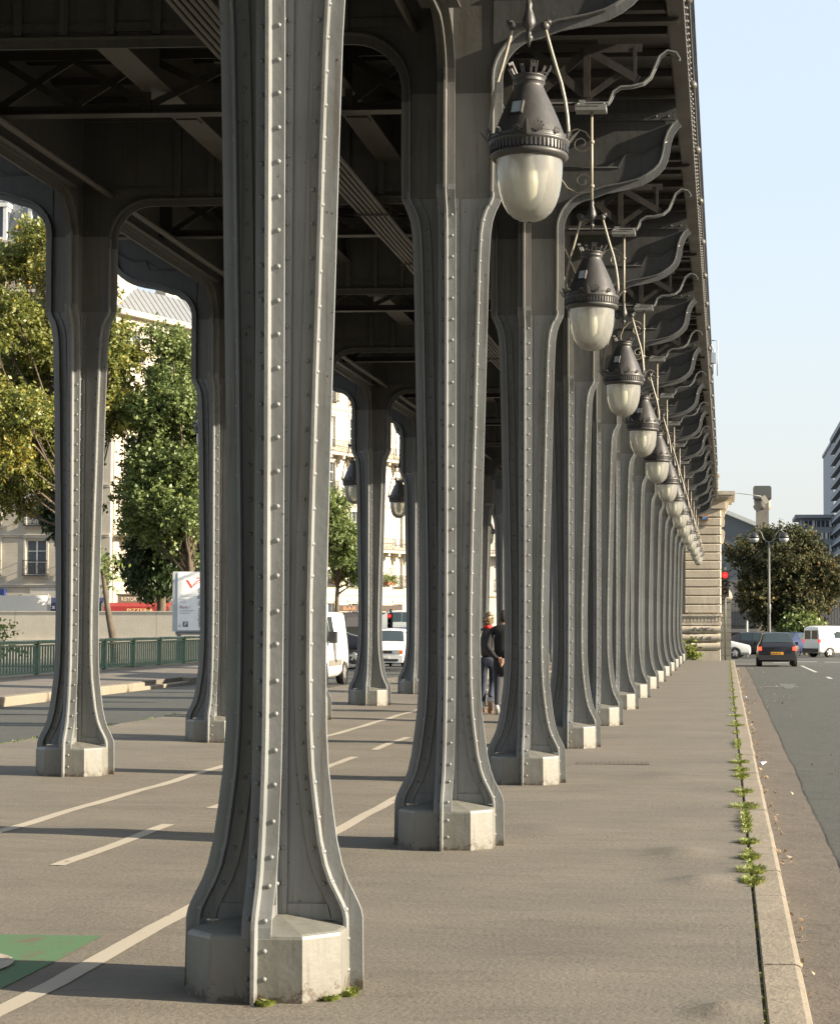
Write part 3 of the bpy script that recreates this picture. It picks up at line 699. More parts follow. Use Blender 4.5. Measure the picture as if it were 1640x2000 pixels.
# ------------------------------------------------------------------ hanging lamps
lamp = thing('hanging_lamp', (-1.16, Y0-0.5*BAY+BAY, 6.08), '', 'lamp', 'hanging lamps with pale glass bowls')
def build_lamp(root):
    Z = lambda z: z-6.08
    m = MB(); m.tube([(0, 0, Z(6.08)), (0, 0, Z(5.19))], 0.012, 8)
    for z in (5.81, 5.42): m.lathe([(0.012, Z(z)-0.015), (0.021, Z(z)-0.012), (0.021, Z(z)+0.012), (0.012, Z(z)+0.015)], 10)
    m.build('hanging_rod', ROD, root)
    m = MB()
    m.lathe([(0.014, Z(5.30)), (0.02, Z(5.27)), (0.016, Z(5.25)), (0.026, Z(5.22)), (0.036, Z(5.18)), (0.038, Z(5.155)), (0.03, Z(5.13)), (0.016, Z(5.115)), (0.014, Z(5.09)), (0.022, Z(5.08)), (0.022, Z(5.065)), (0.010, Z(5.05)), (0.004, Z(5.02))], 12)
    m.bar((-0.085, 0, Z(5.145)), (0.085, 0, Z(5.145)), 0.03, 0.026)
    for sg in (-1, 1):
        m.lathe([(0.0, -0.03), (0.02, -0.022), (0.027, 0.0), (0.02, 0.022), (0.0, 0.03)], 10, (sg*0.088, 0, Z(5.145)))
        m.lathe([(0.0, -0.017), (0.017, -0.017), (0.017, 0.017), (0, 0.017)], 6, (sg*0.105, 0, Z(5.165)), Matrix.Rotation(R(90), 4, 'Y'))
    m.build('yoke_joint', LAMPI, root)
    m = MB()
    for sg in (-1, 1):
        m.tube([(sg*x, 0, Z(z)) for x, z in ((.088, 5.14), (.105, 5.07), (.128, 4.98), (.152, 4.89), (.178, 4.80), (.198, 4.70), (.210, 4.61), (.216, 4.53), (.216, 4.44))], 0.0095, 8)
    m.build('yoke', ROD, root)
    m = MB()
    m.lathe([(0.088, Z(4.81)), (0.086, Z(4.795)), (0.078, Z(4.785)), (0.080, Z(4.775)), (0.088, Z(4.755)), (0.108, Z(4.71)), (0.134, Z(4.65)), (0.160, Z(4.585)), (0.185, Z(4.515)), (0.203, Z(4.465)), (0.211, Z(4.435))], 32, cap=False)
    hood = m.build('hood', LAMPI, root)
    # crown of small crenellated towers
    m = MB()
    m.lathe([(0.082, Z(4.796)), (0.092, Z(4.80)), (0.088, Z(4.808)), (0.088, Z(4.828)), (0.097, Z(4.833)), (0.088, Z(4.842))], 28, cap=False)
    for k in range(10):
        M = Matrix.Rotation(2*math.pi*k/10, 4, 'Z') @ Matrix.Translation((0.088, 0, Z(4.833))) @ Matrix.Rotation(R(27), 4, 'Y')
        wd = 0.021 if k % 2 == 0 else 0.010; h = 0.078 if k % 2 == 0 else 0.058
        m.box(-0.003, 0.003, -wd, -wd*0.35, 0, h*0.8, M); m.box(-0.003, 0.003, wd*0.35, wd, 0, h*0.8, M); m.box(-0.0035, 0.0035, -wd, wd, h*0.55, h*0.8, M)
        for q in (-1, 0, 1): m.box(-0.003, 0.003, q*wd*0.8-wd*0.22, q*wd*0.8+wd*0.22, h*0.8, h, M)
    m.build('crown', LAMPI, hood)
    # glazed inspection port
    m = MB(); M = Matrix.Rotation(R(-112), 4, 'Z') @ Matrix.Translation((0.148, 0, Z(4.615))) @ Matrix.Rotation(R(-19), 4, 'Y')
    for a in ((-0.035, -0.029), (0.029, 0.035)): m.box(-0.03, 0.016, a[0], a[1], -0.045, 0.045, M)
    m.box(-0.03, 0.016, -0.035, 0.035, 0.039, 0.045, M); m.box(-0.03, 0.016, -0.035, 0.035, -0.045, -0.039, M)
    port = m.build('inspection_port', LAMPI, hood)
    m = MB(); m.box(0.008, 0.011, -0.029, 0.029, -0.039, 0.039, M); m.build('pane', flat('port_glass', (0.35, 0.4, 0.42), 0.1), port)
    m = MB()
    m.lathe([(0.200, Z(4.475)), (0.218, Z(4.472)), (0.222, Z(4.46)), (0.214, Z(4.45)), (0.224, Z(4.444)), (0.222, Z(4.43)), (0.212, Z(4.42)), (0.206, Z(4.375)), (0.212, Z(4.37)), (0.216, Z(4.355)), (0.208, Z(4.345)), (0.20, Z(4.335)), (0.186, Z(4.33)), (0.186, Z(4.42)), (0.19, Z(4.475))], 40, cap=False)
    for k in range(56):
        M = Matrix.Rotation(2*math.pi*k/56, 4, 'Z'); m.box(0.203, 0.2165, -0.005, 0.005, Z(4.377), Z(4.422), M)
    for k in range(12):      # palmettes and pointed corner leaves
        M = Matrix.Rotation(2*math.pi*(k+0.5)/12, 4, 'Z') @ Matrix.Translation((0.222, 0, Z(4.458))) @ Matrix.Rotation(R(14), 4, 'Y')
        big = k % 3 == 0
        for q in range(-3, 4):
            L = (0.062 if big else 0.036)*math.cos(R(q*20)); Mq = M @ Matrix.Rotation(R(q*21), 4, 'X')
            m.box(-0.003, 0.003, -0.0035, 0.0035, 0, L, Mq); m.box(-0.004, 0.004, -0.006, 0.006, L*0.86, L, Mq)
    for k in range(4):
        M = Matrix.Rotation(R(90*k), 4, 'Z') @ Matrix.Translation((0.216, 0, Z(4.445))) @ Matrix.Rotation(R(38), 4, 'Y')
        vs = [M @ Vector(p) for p in ((0, -0.028, 0), (0, 0.028, 0), (0.006, 0, 0.10), (0.014, 0, 0.0), (0.0, -0.019, 0.05), (0, 0.019, 0.05))]
        m.add(vs, [(0, 3, 2, 4), (3, 1, 5, 2), (0, 4, 2, 5, 1)])
    m.build('skirt_ring', LAMPI, root)
    m = MB()
    pr = [(0.183, 4.345), (0.184, 4.30), (0.182, 4.25), (0.176, 4.19), (0.165, 4.13), (0.147, 4.075), (0.122, 4.03), (0.09, 3.998), (0.05, 3.978), (0.012, 3.97)]
    m.lathe([(r, Z(z)) for r, z in pr], 40, cap=False)
    m.build('glass_bowl', LGLASS, root, fixn=True)
    m = MB(); m.lathe([(0.012, Z(4.42)), (0.022, Z(4.38)), (0.022, Z(4.33)), (0.045, Z(4.27)), (0.05, Z(4.20)), (0.04, Z(4.13)), (0.005, Z(4.09))], 12); m.build('bulb', simple('bulb_glass', (0.6, 0.6, 0.55), 0.3), root)
    # wrought iron scroll brace beside the rod
    m = MB()
    def spiral(cx, cz, r0, r1, a0, turns, sgn, n=22):
        return [(cx + (r0+(r1-r0)*i/n)*math.cos(R(a0)+sgn*turns*2*math.pi*i/n), 0, cz + (r0+(r1-r0)*i/n)*math.sin(R(a0)+sgn*turns*2*math.pi*i/n)) for i in range(n+1)]
    up = [(0, 0, Z(5.82)), (-0.05, 0, Z(5.90)), (-0.12, 0, Z(5.93)), (-0.20, 0, Z(5.90)), (-0.27, 0, Z(5.82)), (-0.31, 0, Z(5.71)), (-0.30, 0, Z(5.60)), (-0.26, 0, Z(5.50)), (-0.20, 0, Z(5.41)), (-0.12, 0, Z(5.365)), (-0.05, 0, Z(5.38)), (0, 0, Z(5.42))]
    m.tube(up, 0.0065, 6)
    m.tube(spiral(-0.085, Z(5.80), 0.085, 0.02, 20, 1.3, -1), 0.006, 6); m.tube(spiral(-0.075, Z(5.47), 0.07, 0.02, -30, 1.2, 1), 0.006, 6)
    m.build('scroll_brace', ROD, root)
build_lamp(lamp)
if True: pass
PX = {0: 'largest hanging street lamp with pale glass bowl, nearest the camera', 3: 'fourth hanging lamp with pale bowl along the sunlit pavement'}
for row in (0, 1):
    for i in range(NCOL-0):
        if row == 1 and (i < 1): continue
        c = lamp if (row == 0 and i == 0) else copy_tree(lamp)
        X = XR+0.84 if row == 0 else XL-0.84
        c.location = (X, Y0 + BAY*(i+0.5), 6.08)
        c.rotation_euler = (R(random.uniform(-0.8, 0.8)), R(random.uniform(-0.6, 0.6)), (0 if row == 0 else R(180)) + R(random.uniform(-5, 5))); c.scale = (1.07, 1.07, 1)
        if row == 0: c['label'] = PX.get(i, '%s hanging lamp with pale glass bowl, along the sunlit pavement side' % ORD[i])
        elif i == 5: c['label'] = 'dark hanging lamp seen above the white van against the pale facade'
        elif i == 6: c['label'] = 'dark hanging lamp seen above the white car, right of the shaded column'
        else: c['label'] = '%s hanging lamp on the far side of the viaduct' % ORD[i]
# ------------------------------------------------------------------ stone pier
PY = 84.6
pier = thing('stone_pier', (-4.2, PY, -0.2), 'pale rusticated stone pier with cornice and rounded base courses at the end of the viaduct', 'pier')
def pl_(m): m.v = [(x+4.2, y-PY, z+0.2) for x, y, z in m.v]; return m
m = MB(); m.box(-8.2, -1.6, PY+0.35, PY+5, -1, 6.9); m.box(-8.2, -7.0, PY-0.0, PY+0.36, 1.9, 6.6); m.box(-1.66, -0.32, PY+0.10, PY+5, -1, 6.9)
pl_(m).build('core_wall', BRICKN, pier)
m = MB(); z = 1.98; r_ = random.Random(4)
while z < 6.55:
    j = r_.uniform(-0.01, 0.01); yy = PY + j
    pts = [(-1.78 + (0.12 if z > 5.2 else 0), z), (-0.22, z), (-0.22, z+0.345), (-1.78 + (0.12 if z > 5.2 else 0), z+0.345)]
    x0 = pts[0][0]
    # pillow-faced course
    vs = []
    for a, b in ((0, 0.03), (0.03, 0.0)):
        vs += [(x0+a, yy+b, z+a), (-0.20-a+0.0, yy+b, z+a), (-0.20-a, yy+b, z+0.345-a), (x0+a, yy+b, z+0.345-a)]
    vs += [(x0, PY+4.9, z), (-0.2, PY+4.9, z), (-0.2, PY+4.9, z+0.345), (x0, PY+4.9, z+0.345)]
    m.add(vs, [(4, 5, 6, 7), (0, 1, 5, 4), (1, 2, 6, 5), (2, 3, 7, 6), (3, 0, 4, 7), (0, 1, 9, 8), (1, 2, 10, 9), (2, 3, 11, 10), (3, 0, 8, 11)])
    z += 0.383
pl_(m).build('rusticated_pilaster', STONE, pier)
m = MB()
def hroll(z0, z1, out, x0=-8.3, x1=-0.24):
    n = 8; c = (z0+z1)/2; h = (z1-z0)/2
    pts = [(PY+0.3, z0)] + [(PY - out*math.cos(R(-80+160*i/n)), c + h*math.sin(R(-80+160*i/n))) for i in range(n+1)] + [(PY+0.3, z1)]
    m.prism(pts, x0, x1, 'X')
hroll(0.32, 0.69, 0.16); hroll(0.705, 1.07, 0.16, x1=-0.22); hroll(1.085, 1.43, 0.14, x1=-0.22)
m.box(-8.3, -0.24, PY-0.12, PY+4.9, -1, 0.31)
m.box(-8.3, -0.20, PY-0.10, PY+4.9, 1.44, 1.55); m.box(-8.3, -0.22, PY-0.04, PY+4.9, 1.55, 1.83); m.box(-8.3, -0.16, PY-0.12, PY+4.9, 1.83, 1.92)
for k in range(52): m.box(-8.2+k*0.155, -8.1+k*0.155, PY-0.075, PY-0.03, 1.60, 1.80)
pl_(m).build('moulded_base', STONE, pier)
m = MB()
m.box(-1.8, 0.10, PY-0.3, PY+5, 6.92, 7.02); m.box(-1.8, 0.30, PY-0.5, PY+5, 7.02, 7.14); m.box(-1.8, 0.42, PY-0.62, PY+5, 7.14, 7.30); m.box(-1.8, -0.0, PY-0.1, PY+5, 6.56, 6.92)
m.prism([(-0.2, 5.75), (-0.06, 5.8), (-0.02, 6.0), (-0.06, 6.2), (0.02, 6.45), (0.12, 6.6), (0.16, 6.91), (-0.2, 6.91)], PY+0.15, PY+0.65)
m.prism([(-0.2, 5.0), (-0.10, 5.05), (-0.04, 5.3), (-0.02, 5.55), (-0.08, 5.64), (-0.2, 5.68)], PY+0.15, PY+0.65)
m.box(-0.62, -0.30, PY-0.32, PY+0.6, 7.30, 7.95); m.box(-0.68, -0.24, PY-0.38, PY+0.6, 7.95, 8.05); m.lathe([(0.12, 8.05), (0.14, 8.15), (0.09, 8.25), (0.12, 8.35), (0.05, 8.45), (0.0, 8.5)], 12, (-0.5, PY+0.1, 0))
pl_(m).build('cornice', STONE, pier)
m = MB(); m.box(-1.05, -0.75, PY-0.045, PY-0.012, 6.0, 6.28); s_ = pl_(m).build('mosaic_tile_frame', flat('terracotta_tile', (0.45, 0.2, 0.1)), pier)
m = MB(); m.box(-1.0, -0.8, PY-0.055, PY-0.046, 6.05, 6.23); pl_(m).build('mosaic_tile', flat('blue_tile', (0.15, 0.3, 0.55)), s_)
m = MB(); rg = random.Random(3)
for (cx, cz, n) in ((-1.0, 1.26, 9), (-0.9, 0.88, 8)):
    pts = []
    for k in range(n*6):
        t = k/6.0; pts.append((cx-0.45 + t*0.1 + 0.07*math.sin(t*5.1), PY-0.175+abs(0.05*math.sin(t)), cz + 0.09*math.sin(t*7.3+cx)))
    m.tube(pts, 0.009, 5)
pl_(m).build('graffiti_scrawl', flat('graffiti_black', (0.04, 0.04, 0.045)), pier)
fig = MB()
pav = thing('unseen_light_blocker', (-4.3, -20, -0.1), 'unseen stone pavilion mass added behind the camera to block light', 'light blocker')  # unseen mass behind the camera, added to reduce light reaching the columns
m = MB(); m.box(-7.5, -3.4, -9, 11.5, -0.5, 6.8); m.box(3.1, 5.6, -9, 11.5, -0.5, 6.8); m.box(-7.7, 5.8, -9.2, 11.7, 7.7, 10.5)
m.build('walls', STONE, pav)
m = MB(); m.box(-3.4, 3.1, -9, -8, -0.5, 6.8); m.build('end_wall', STONE, pav)
# ------------------------------------------------------------------ foliage helpers
def tint_mesh(o, vals):
    at = o.data.attributes.new('tint', 'FLOAT', 'FACE'); at.data.foreach_set('value', vals)
def leaf_cloud(name, blobs, n, size, mat, parent, seed, yellow=0.1, aspect=1.6, droop=0.0, loc=(0, 0, 0)):
    """leaves gathered in twigs spread over the shells of many overlapping clumps"""
    r = random.Random(seed); vs = []; fs = []; tv = []
    tot = sum(b[3]**2 for b in blobs)
    for (cx, cy, cz, br) in blobs:
        k = int(n*br*br/tot); clump = r.random()
        ntw = max(3, k//14)
        for _ in range(ntw):
            u = r.uniform(-1, 1); a = r.uniform(0, 2*math.pi); rr = br*(r.random()**0.45)*r.uniform(0.85, 1.12)
            q = math.sqrt(1-u*u); p = Vector((cx + rr*q*math.cos(a), cy + rr*q*math.sin(a), cz + rr*u*0.85))
            d = Vector((q*math.cos(a), q*math.sin(a), u*0.6 + 0.15 - droop)).normalized()
            tw = r.random()
            for j in range(14):
                s = size*r.uniform(0.6, 1.3)
                c = p + d*(j*size*0.42) + Vector((r.gauss(0, 1), r.gauss(0, 1), r.gauss(0, 1)))*size*0.62
                ax = Vector((r.gauss(0, 1), r.gauss(0, 1), r.gauss(0, 1)-droop*2)).normalized(); bx = ax.orthogonal().normalized()
                bx = (Matrix.Rotation(r.uniform(0, 6.28), 3, ax) @ bx)
                o = len(vs); A = ax*s*0.5*aspect; B = bx*s*0.5
                vs += [c-A, c-A*0.1+B, c+A, c-A*0.1-B]; fs.append((o, o+1, o+2, o+3))
                t = 0.45*r.random() + 0.28*tw + 0.15*clump
                if r.random() < yellow*(0.3 + 1.6*(clump > 0.6)*(tw > 0.5)): t = r.uniform(0.86, 1.0)
                tv.append(min(1, t))
    me = bpy.data.meshes.new(name); me.from_pydata([tuple(v) for v in vs], [], fs); me.materials.append(mat)
    o = bpy.data.objects.new(name, me); COL.objects.link(o); o.parent = parent; o.location = loc
    tint_mesh(o, tv); return o
def tree(loc, trunk_h, blobs, n, size, mat, label, seed, tr=0.22, name='tree', yellow=0.1, aspect=1.6, droop=0.0, lean=(0, 0)):
    t = thing(name, loc, label, 'tree'); r = random.Random(seed)
    m = MB(); top = Vector((lean[0], lean[1], trunk_h))
    H = max(b[2] for b in blobs)
    tp = [Vector((0, 0, -0.5)), Vector((0, 0, 0.0)), top*0.3 + Vector((r.uniform(-.1, .1), 0, 0)), top*0.65, top, top*1.0 + Vector((r.uniform(-.3, .3), r.uniform(-.3, .3), (H-trunk_h)*0.5)), Vector((top.x, top.y, H*0.95))]
    m.tube(tp, [tr*1.5, tr*1.2, tr, tr*0.85, tr*0.7, tr*0.4, tr*0.1], 9)
    for b in blobs:
        s0 = top + Vector((0, 0, max(0, (b[2]-trunk_h))*0.35*r.random())); e = Vector(b[:3])
        mid = s0.lerp(e, 0.5) + Vector((r.uniform(-.3, .3), r.uniform(-.3, .3), r.uniform(-0.5, 0.1)))
        m.tube([s0, mid, e, e + (e-mid)*0.5*r.random()], [tr*0.42, tr*0.26, tr*0.13, tr*0.04], 6)
        for q in range(3):
            e2 = e + Vector((r.gauss(0, 1), r.gauss(0, 1), r.gauss(0, 1)*0.7)).normalized()*b[3]*0.9
            m.tube([mid.lerp(e, 0.6), e.lerp(e2, 0.5), e2], [tr*0.12, tr*0.07, tr*0.025], 5)
    m.build('trunk', BARK, t)
    leaf_cloud('crown', blobs, n, size, mat, t, seed, yellow, aspect, droop)
    return t
def blobset(cx, cz, rx, rz, n, seed, rb=(0.9, 1.6), ry=None, taper=0.0):
    r = random.Random(seed); out = []
    for i in range(n):
        for _ in range(50):
            a, b, c = r.uniform(-1, 1), r.uniform(-1, 1), r.uniform(-1, 1)
            if a*a+b*b+c*c < 1: break
        k = 1 - taper*max(0, c)
        out.append((cx + a*rx*k, b*(ry or rx)*k, cz + c*rz, r.uniform(*rb)*(1-0.35*abs(c))))
    return out
G0 = -0.35
tree((-34.3, 101, G0), 6.5, blobset(-2.6, 15.0, 4.7, 8.4, 60, 11, (0.75, 1.35)), 100000, 0.14, LEAF1, 'tall yellowing poplar tree at the far left in front of the brick building', 11, 0.2, 'poplar_tree', 0.16)
tree((-29.0, 103, G0), 4.2, blobset(-0.7, 11.2, 3.1, 6.8, 54, 12, (0.75, 1.3), taper=0.3), 110000, 0.135, LEAF2, 'bushy green tree in front of the pale facade, behind the concrete wall', 12, 0.28, 'leafy_tree', 0.03)
tree((-32.3, 109, G0), 4.4, blobset(0.5, 6.9, 2.6, 3.2, 24, 13, (0.8, 1.4)), 40000, 0.14, LEAF3, 'dark feathery tree with drooping twigs left of the white sign board', 13, 0.30, 'feathery_tree', 0.03, 2.6, 0.7)
tree((-38.6, 111, G0), 4.0, blobset(0.0, 8.4, 1.3, 2.2, 8, 17, (0.6, 0.95)), 9000, 0.14, LEAF3, 'small dark tree between the brick building and the leftmost visible column', 17, 0.2, 'feathery_tree', 0.02, 2.6, 0.7)
tree((-25.6, 126, G0), 3.5, blobset(0.3, 7.6, 1.9, 3.6, 16, 14, (0.7, 1.2)), 26000, 0.14, LEAF2, 'green tree against the pale facade above the white van', 14, 0.2, 'leafy_tree', 0.03, 2.0, 0.4)
tree((3.75, 126, -0.7), 2.6, blobset(0.0, 5.2, 3.15, 2.9, 44, 15, (0.75, 1.25), ry=3.0), 80000, 0.14, LEAF4, 'broad reddish brown autumn tree beside the street lamp across the road', 15, 0.24, 'autumn_tree', 0.12, 1.7, 0.1)
tree((5.1, 124, -0.7), 1.2, blobset(0.0, 1.9, 1.3, 0.8, 10, 16, (0.45, 0.75)), 8000, 0.15, LEAF2, 'low bright green bush left of the white van with rear doors', 16, 0.12, 'bush', 0.05)
sb = thing('leaning_tree_trunk', (-28.5, 88, G0), 'thin bare leaning trunk in front of the concrete wall beside the leftmost visible column', 'tree')
m = MB(); m.tube([(0.35, 0, -0.3), (0.2, 0, 1.0), (-0.05, 0, 2.2), (-0.5, 0.3, 4.5)], [0.22, 0.18, 0.14, 0.08], 9); m.build('trunk', BARK, sb)
leaf_cloud('crown', [(-0.6, 0.3, 4.9, 0.5), (-0.3, 0.2, 4.3, 0.4)], 300, 0.16, LEAF2, sb, 5)
sh_ = thing('sapling', (-23.9, 62, G0), 'small green sapling at the left edge above the green railing', 'shrub')
m = MB()
for k in range(5): m.tube([(0, 0, -0.3), (0.1*k-0.2, 0, 0.9), (0.2*k-0.45, 0.05*k, 2.0-0.1*k)], [0.03, 0.02, 0.008], 6)
m.build('stems', BARK, sh_)
leaf_cloud('foliage', [(-0.35, 0, 1.55, 0.45), (0.05, 0, 1.75, 0.35), (0.3, 0.1, 1.2, 0.3), (-0.1, 0, 1.1, 0.4)], 420, 0.10, LEAF5, sh_, 6, 0.0, 1.5)
# fern on the pier foot
fe = thing('fern', (-1.62, PY-0.45, 0.0), 'small bright green plant growing at the foot of the stone pier', 'plant')
leaf_cloud('fronds', [(0, 0, 0.35, 0.2), (0.12, 0, 0.2, 0.18), (-0.1, 0, 0.25, 0.16)], 380, 0.09, LEAF5, fe, 8, 0, 2.4, 0.3)
# weeds in the kerb joint
def grass_tufts(name, spots, mat, seed, label_kind='stuff'):
    r = random.Random(seed); vs = []; fs = []; tv = []
    for (x, y, z, rad, h, n) in spots:
        for _ in range(n):
            a = r.uniform(0, 6.283); d = rad*math.sqrt(r.random()); bx, by = x + d*math.cos(a)*1.0, y + d*math.sin(a)*1.9
            L = h*r.uniform(0.5, 1.15); lean = r.uniform(0.2, 1.3); wd = r.uniform(0.004, 0.009)
            dx, dy = math.cos(a)*lean*L*0.7, math.sin(a)*lean*L*0.7; px, py = -math.sin(a)*wd, math.cos(a)*wd
            o = len(vs)
            vs += [(bx-px, by-py, z), (bx+px, by+py, z), (bx+dx*0.45+px*0.8, by+dy*0.45+py*0.8, z+L*0.6), (bx+dx*0.45-px*0.8, by+dy*0.45-py*0.8, z+L*0.6), (bx+dx, by+dy, z+L*0.75)]
            fs += [(o, o+1, o+2, o+3), (o+3, o+2, o+4)]; t = r.random(); tv += [t, t]
    me = bpy.data.meshes.new(name); me.from_pydata(vs, [], fs); me.materials.append(mat)
    o = bpy.data.objects.new(name, me); COL.objects.link(o); o['kind'] = 'stuff'; tint_mesh(o, tv); return o
r_ = random.Random(21); spots = []
y = 11.9
big = {12.1: .06, 12.6: .07, 13.3: .05, 14.2: .055, 16.9: .10, 18.4: .07, 20.2: .06, 21.0: .07, 22.2: .08, 30.0: .09, 33: .1, 41: .07}
while y < 78:
    g = 0.5+0.5*math.sin(y*1.9)*math.sin(y*0.63+1)
    if g > 0.42 or r_.random() < 0.18: spots.append((0.158 + r_.uniform(-.012, .012), y, -0.01, 0.022 + 0.035*g*r_.random(), 0.022 + 0.026*g, int(14 + 26*g)))
    y += 0.11 if y < 30 else 0.22
for yy, rad in big.items(): spots.append((0.165, yy, -0.01, rad*1.35, 0.048, 260))
for k in range(34): spots.append((0.158, r_.uniform(6.5, 12), -0.02, 0.012, 0.02, 5))
grass_tufts('kerb_joint_grass', spots, LEAF5, 22)
spots = [(-8.9 + r_.uniform(-.12, .05), r_.uniform(20, 34), 0.09, 0.05, 0.03, 12) for _ in range(70)] + [(-8.9, r_.uniform(34, 50), 0.09, 0.05, 0.03, 10) for _ in range(30)]
grass_tufts('promenade_edge_grass', spots, LEAF2, 23)
spots = [(XR+0.37*math.cos(a), Y0-0.0+0.37*math.sin(a), -0.02, 0.03, 0.03, 40) for a in (-0.35, -0.75, -1.25)]
mo = MB(); spots2 = [(XR+0.36, Y0-0.12, 0.0), (XR+0.30, Y0-0.22, 0.0), (XR+0.05, Y0-0.36, 0.0)]
grass_tufts('moss_at_column_foot', [(a, b, -0.01, 0.035, 0.035, 260) for a, b, c in spots2], LEAF5, 24)
# fallen leaves and litter in the gutter
r = random.Random(31); vs = []; fs = []; tv = []
for k in range(520):
    y = 9 + 70*r.random()**0.85; x = 0.372 + abs(r.gauss(0, 0.05)) if r.random() < 0.75 else r.uniform(0.4, 1.4)
    z = rz_(y)+0.012+0.02*r.random(); s = r.uniform(0.009, 0.026); a = r.uniform(0, 6.28); t1 = r.uniform(-.014, .014)
    o = len(vs)
    for q, (u, v) in enumerate(((-1, 0), (0, .6), (1, 0), (0, -.6))):
        vs.append((x + s*(u*math.cos(a)-v*math.sin(a)), y + 1.3*s*(u*math.sin(a)+v*math.cos(a)), z + t1*(q-1.5)))
    fs.append((o, o+1, o+2, o+3)); tv.append(r.random())
me = bpy.data.meshes.new('fallen_leaves'); me.from_pydata(vs, [], fs); me.materials.append(DRYLEAF)
o = bpy.data.objects.new('fallen_leaves', me); COL.objects.link(o); o['kind'] = 'stuff'; tint_mesh(o, tv)
for (x, y, c, lab) in ((0.47, 44.0, (0.5, 0.6, 0.75), 'crumpled pale blue paper litter in the gutter, farther one'), (0.44, 23.6, (0.55, 0.6, 0.7), 'crumpled pale blue wrapper in the gutter, nearer one')):
    t = MB(); rr = random.Random(int(y)); pts = [(x+rr.uniform(-.06, .06), y+rr.uniform(-.09, .09), rz_(y)+rr.uniform(0.004, .06)) for _ in range(9)]
    for _ in range(12): t.add(rr.sample(pts, 3), [(0, 1, 2)])
    o = t.build('paper_litter', flat('litter', c), label=lab, category='litter')
# ------------------------------------------------------------------ left railing
rail = thing('green_railing', (-17.9, 40, 0.2), 'long green iron railing with upright bars along the left pavement', 'railing')
m = MB(); p_ = MB()
p_.box(-0.06, 0.06, -0.06, 0.06, -0.2, 0.90); p_.box(-0.075, 0.075, -0.075, 0.075, 0.82, 0.88); pme = p_.mesh('post', GREENR)
m.box(-0.05, 0.05, 0.06, 2.66, 0.83, 0.875); m.box(-0.028, 0.028, 0.06, 2.66, 0.755, 0.80); m.box(-0.03, 0.03, 0.06, 2.66, 0.06, 0.105)
m.tube([(0, 0.06, 0.885), (0, 2.66, 0.885)], 0.035, 8)
for q in range(1, 13): m.box(-0.02, 0.02, q*0.207-0.018, q*0.207+0.018, 0.10, 0.76)
bme = m.mesh('panel', GREENR)
y = 14.0
while y < 77:
    for nm, me_ in (('post', pme), ('panel', bme)):
        if nm == 'panel' and y+2.72 > 78: continue
        o = bpy.data.objects.new(nm, me_); COL.objects.link(o); o.parent = rail; o.location = (0, y-40, 0)
    y += 2.72
m = MB(); m.box(-18.05, -17.75, 12, 78, -0.4, 0.22); m.build('railing_kerb', KERBM, kind='structure')
# concrete wall
cw = thing('concrete_wall', (-32, 95, -0.3), 'long pale concrete panel wall with moulded foot behind the green railing', 'wall')
m = MB(); m.box(-40, 8.2, 0, 0.3, -0.5, 2.36); m.box(-40, 8.2, -0.05, 0.34, 2.36, 2.42); m.build('wall_panels', CONC, cw)
m = MB(); m.box(-40, 8.2, -0.12, 0.0, -0.5, 1.0); m.build('wall_foot', CONC, cw)
# ------------------------------------------------------------------ sign board
sgn = thing('sign_board', (-22.05, 76, G0), 'tall white information sign board with red logo and parking symbol beyond the railing', 'sign', rz=R(9))
WHITE = simple('white_enamel', (0.8, 0.8, 0.78), 0.35, 0, 0.04)
m = MB(); m.box(-0.02, 1.75, -0.02, 0.30, 1.55, 3.95); m.build('cabinet', simple('grey_cabinet', (0.42, 0.43, 0.44), 0.4, 0, 0.05), sgn)
m = MB()
q = [(x_, z_) for x_, z_ in ([(0.24+0.06*math.cos(R(a)), 3.86+0.06*math.sin(R(a))) for a in (180, 150, 120, 90)] + [(1.68+0.06*math.cos(R(a)), 3.86+0.06*math.sin(R(a))) for a in (90, 60, 30, 0)] + [(1.68+0.06*math.cos(R(a)), 1.66+0.06*math.sin(R(a))) for a in (0, -30, -60, -90)] + [(0.24+0.06*math.cos(R(a)), 1.66+0.06*math.sin(R(a))) for a in (-90, -120, -150, -180)])]
m.prism(q, -0.05, -0.02); face = m.build('sign_face', WHITE, sgn)
m = MB(); m.box(0.1, 1.65, 0.02, 0.26, 1.42, 1.55); m.box(0.15, 0.3, 0.05, 0.2, 0, 1.42); m.box(1.45, 1.6, 0.05, 0.2, 0, 1.42); m.build('sign_base', simple('sign_grey', (0.2, 0.2, 0.2)), sgn)
REDL = flat('logo_red', (0.62, 0.06, 0.03)); DKT = flat('sign_ink', (0.05, 0.06, 0.08))
m = MB(); m.bar((0.52, -0.055, 3.60), (0.73, -0.055, 3.30), 0.008, 0.07, (0, 1, 0.01)); 
def arcbar(pts, w0): 
    for a, b in zip(pts, pts[1:]): m.bar((a[0], -0.056, a[1]), (b[0], -0.056, b[1]), 0.008, w0, (0, 1, 0.01))
m2 = m
vs = []
def ribbon(pts, ws):
    vs = []
    for (x_, z_), w_ in zip(pts, ws): vs += [(x_, -0.056, z_-w_), (x_, -0.056, z_+w_)]
    m.add(vs, [(2*i, 2*i+1, 2*i+3, 2*i+2) for i in range(len(pts)-1)])
m = MB()
m.add([(0.50, -0.056, 3.60), (0.58, -0.056, 3.62), (0.75, -0.056, 3.36), (0.72, -0.056, 3.26)], [(0, 1, 2, 3)])
ribbon([(0.74, 3.30), (0.80, 3.42), (0.90, 3.53), (1.02, 3.60), (1.2, 3.63)], [0.012, 0.018, 0.022, 0.02, 0.01])
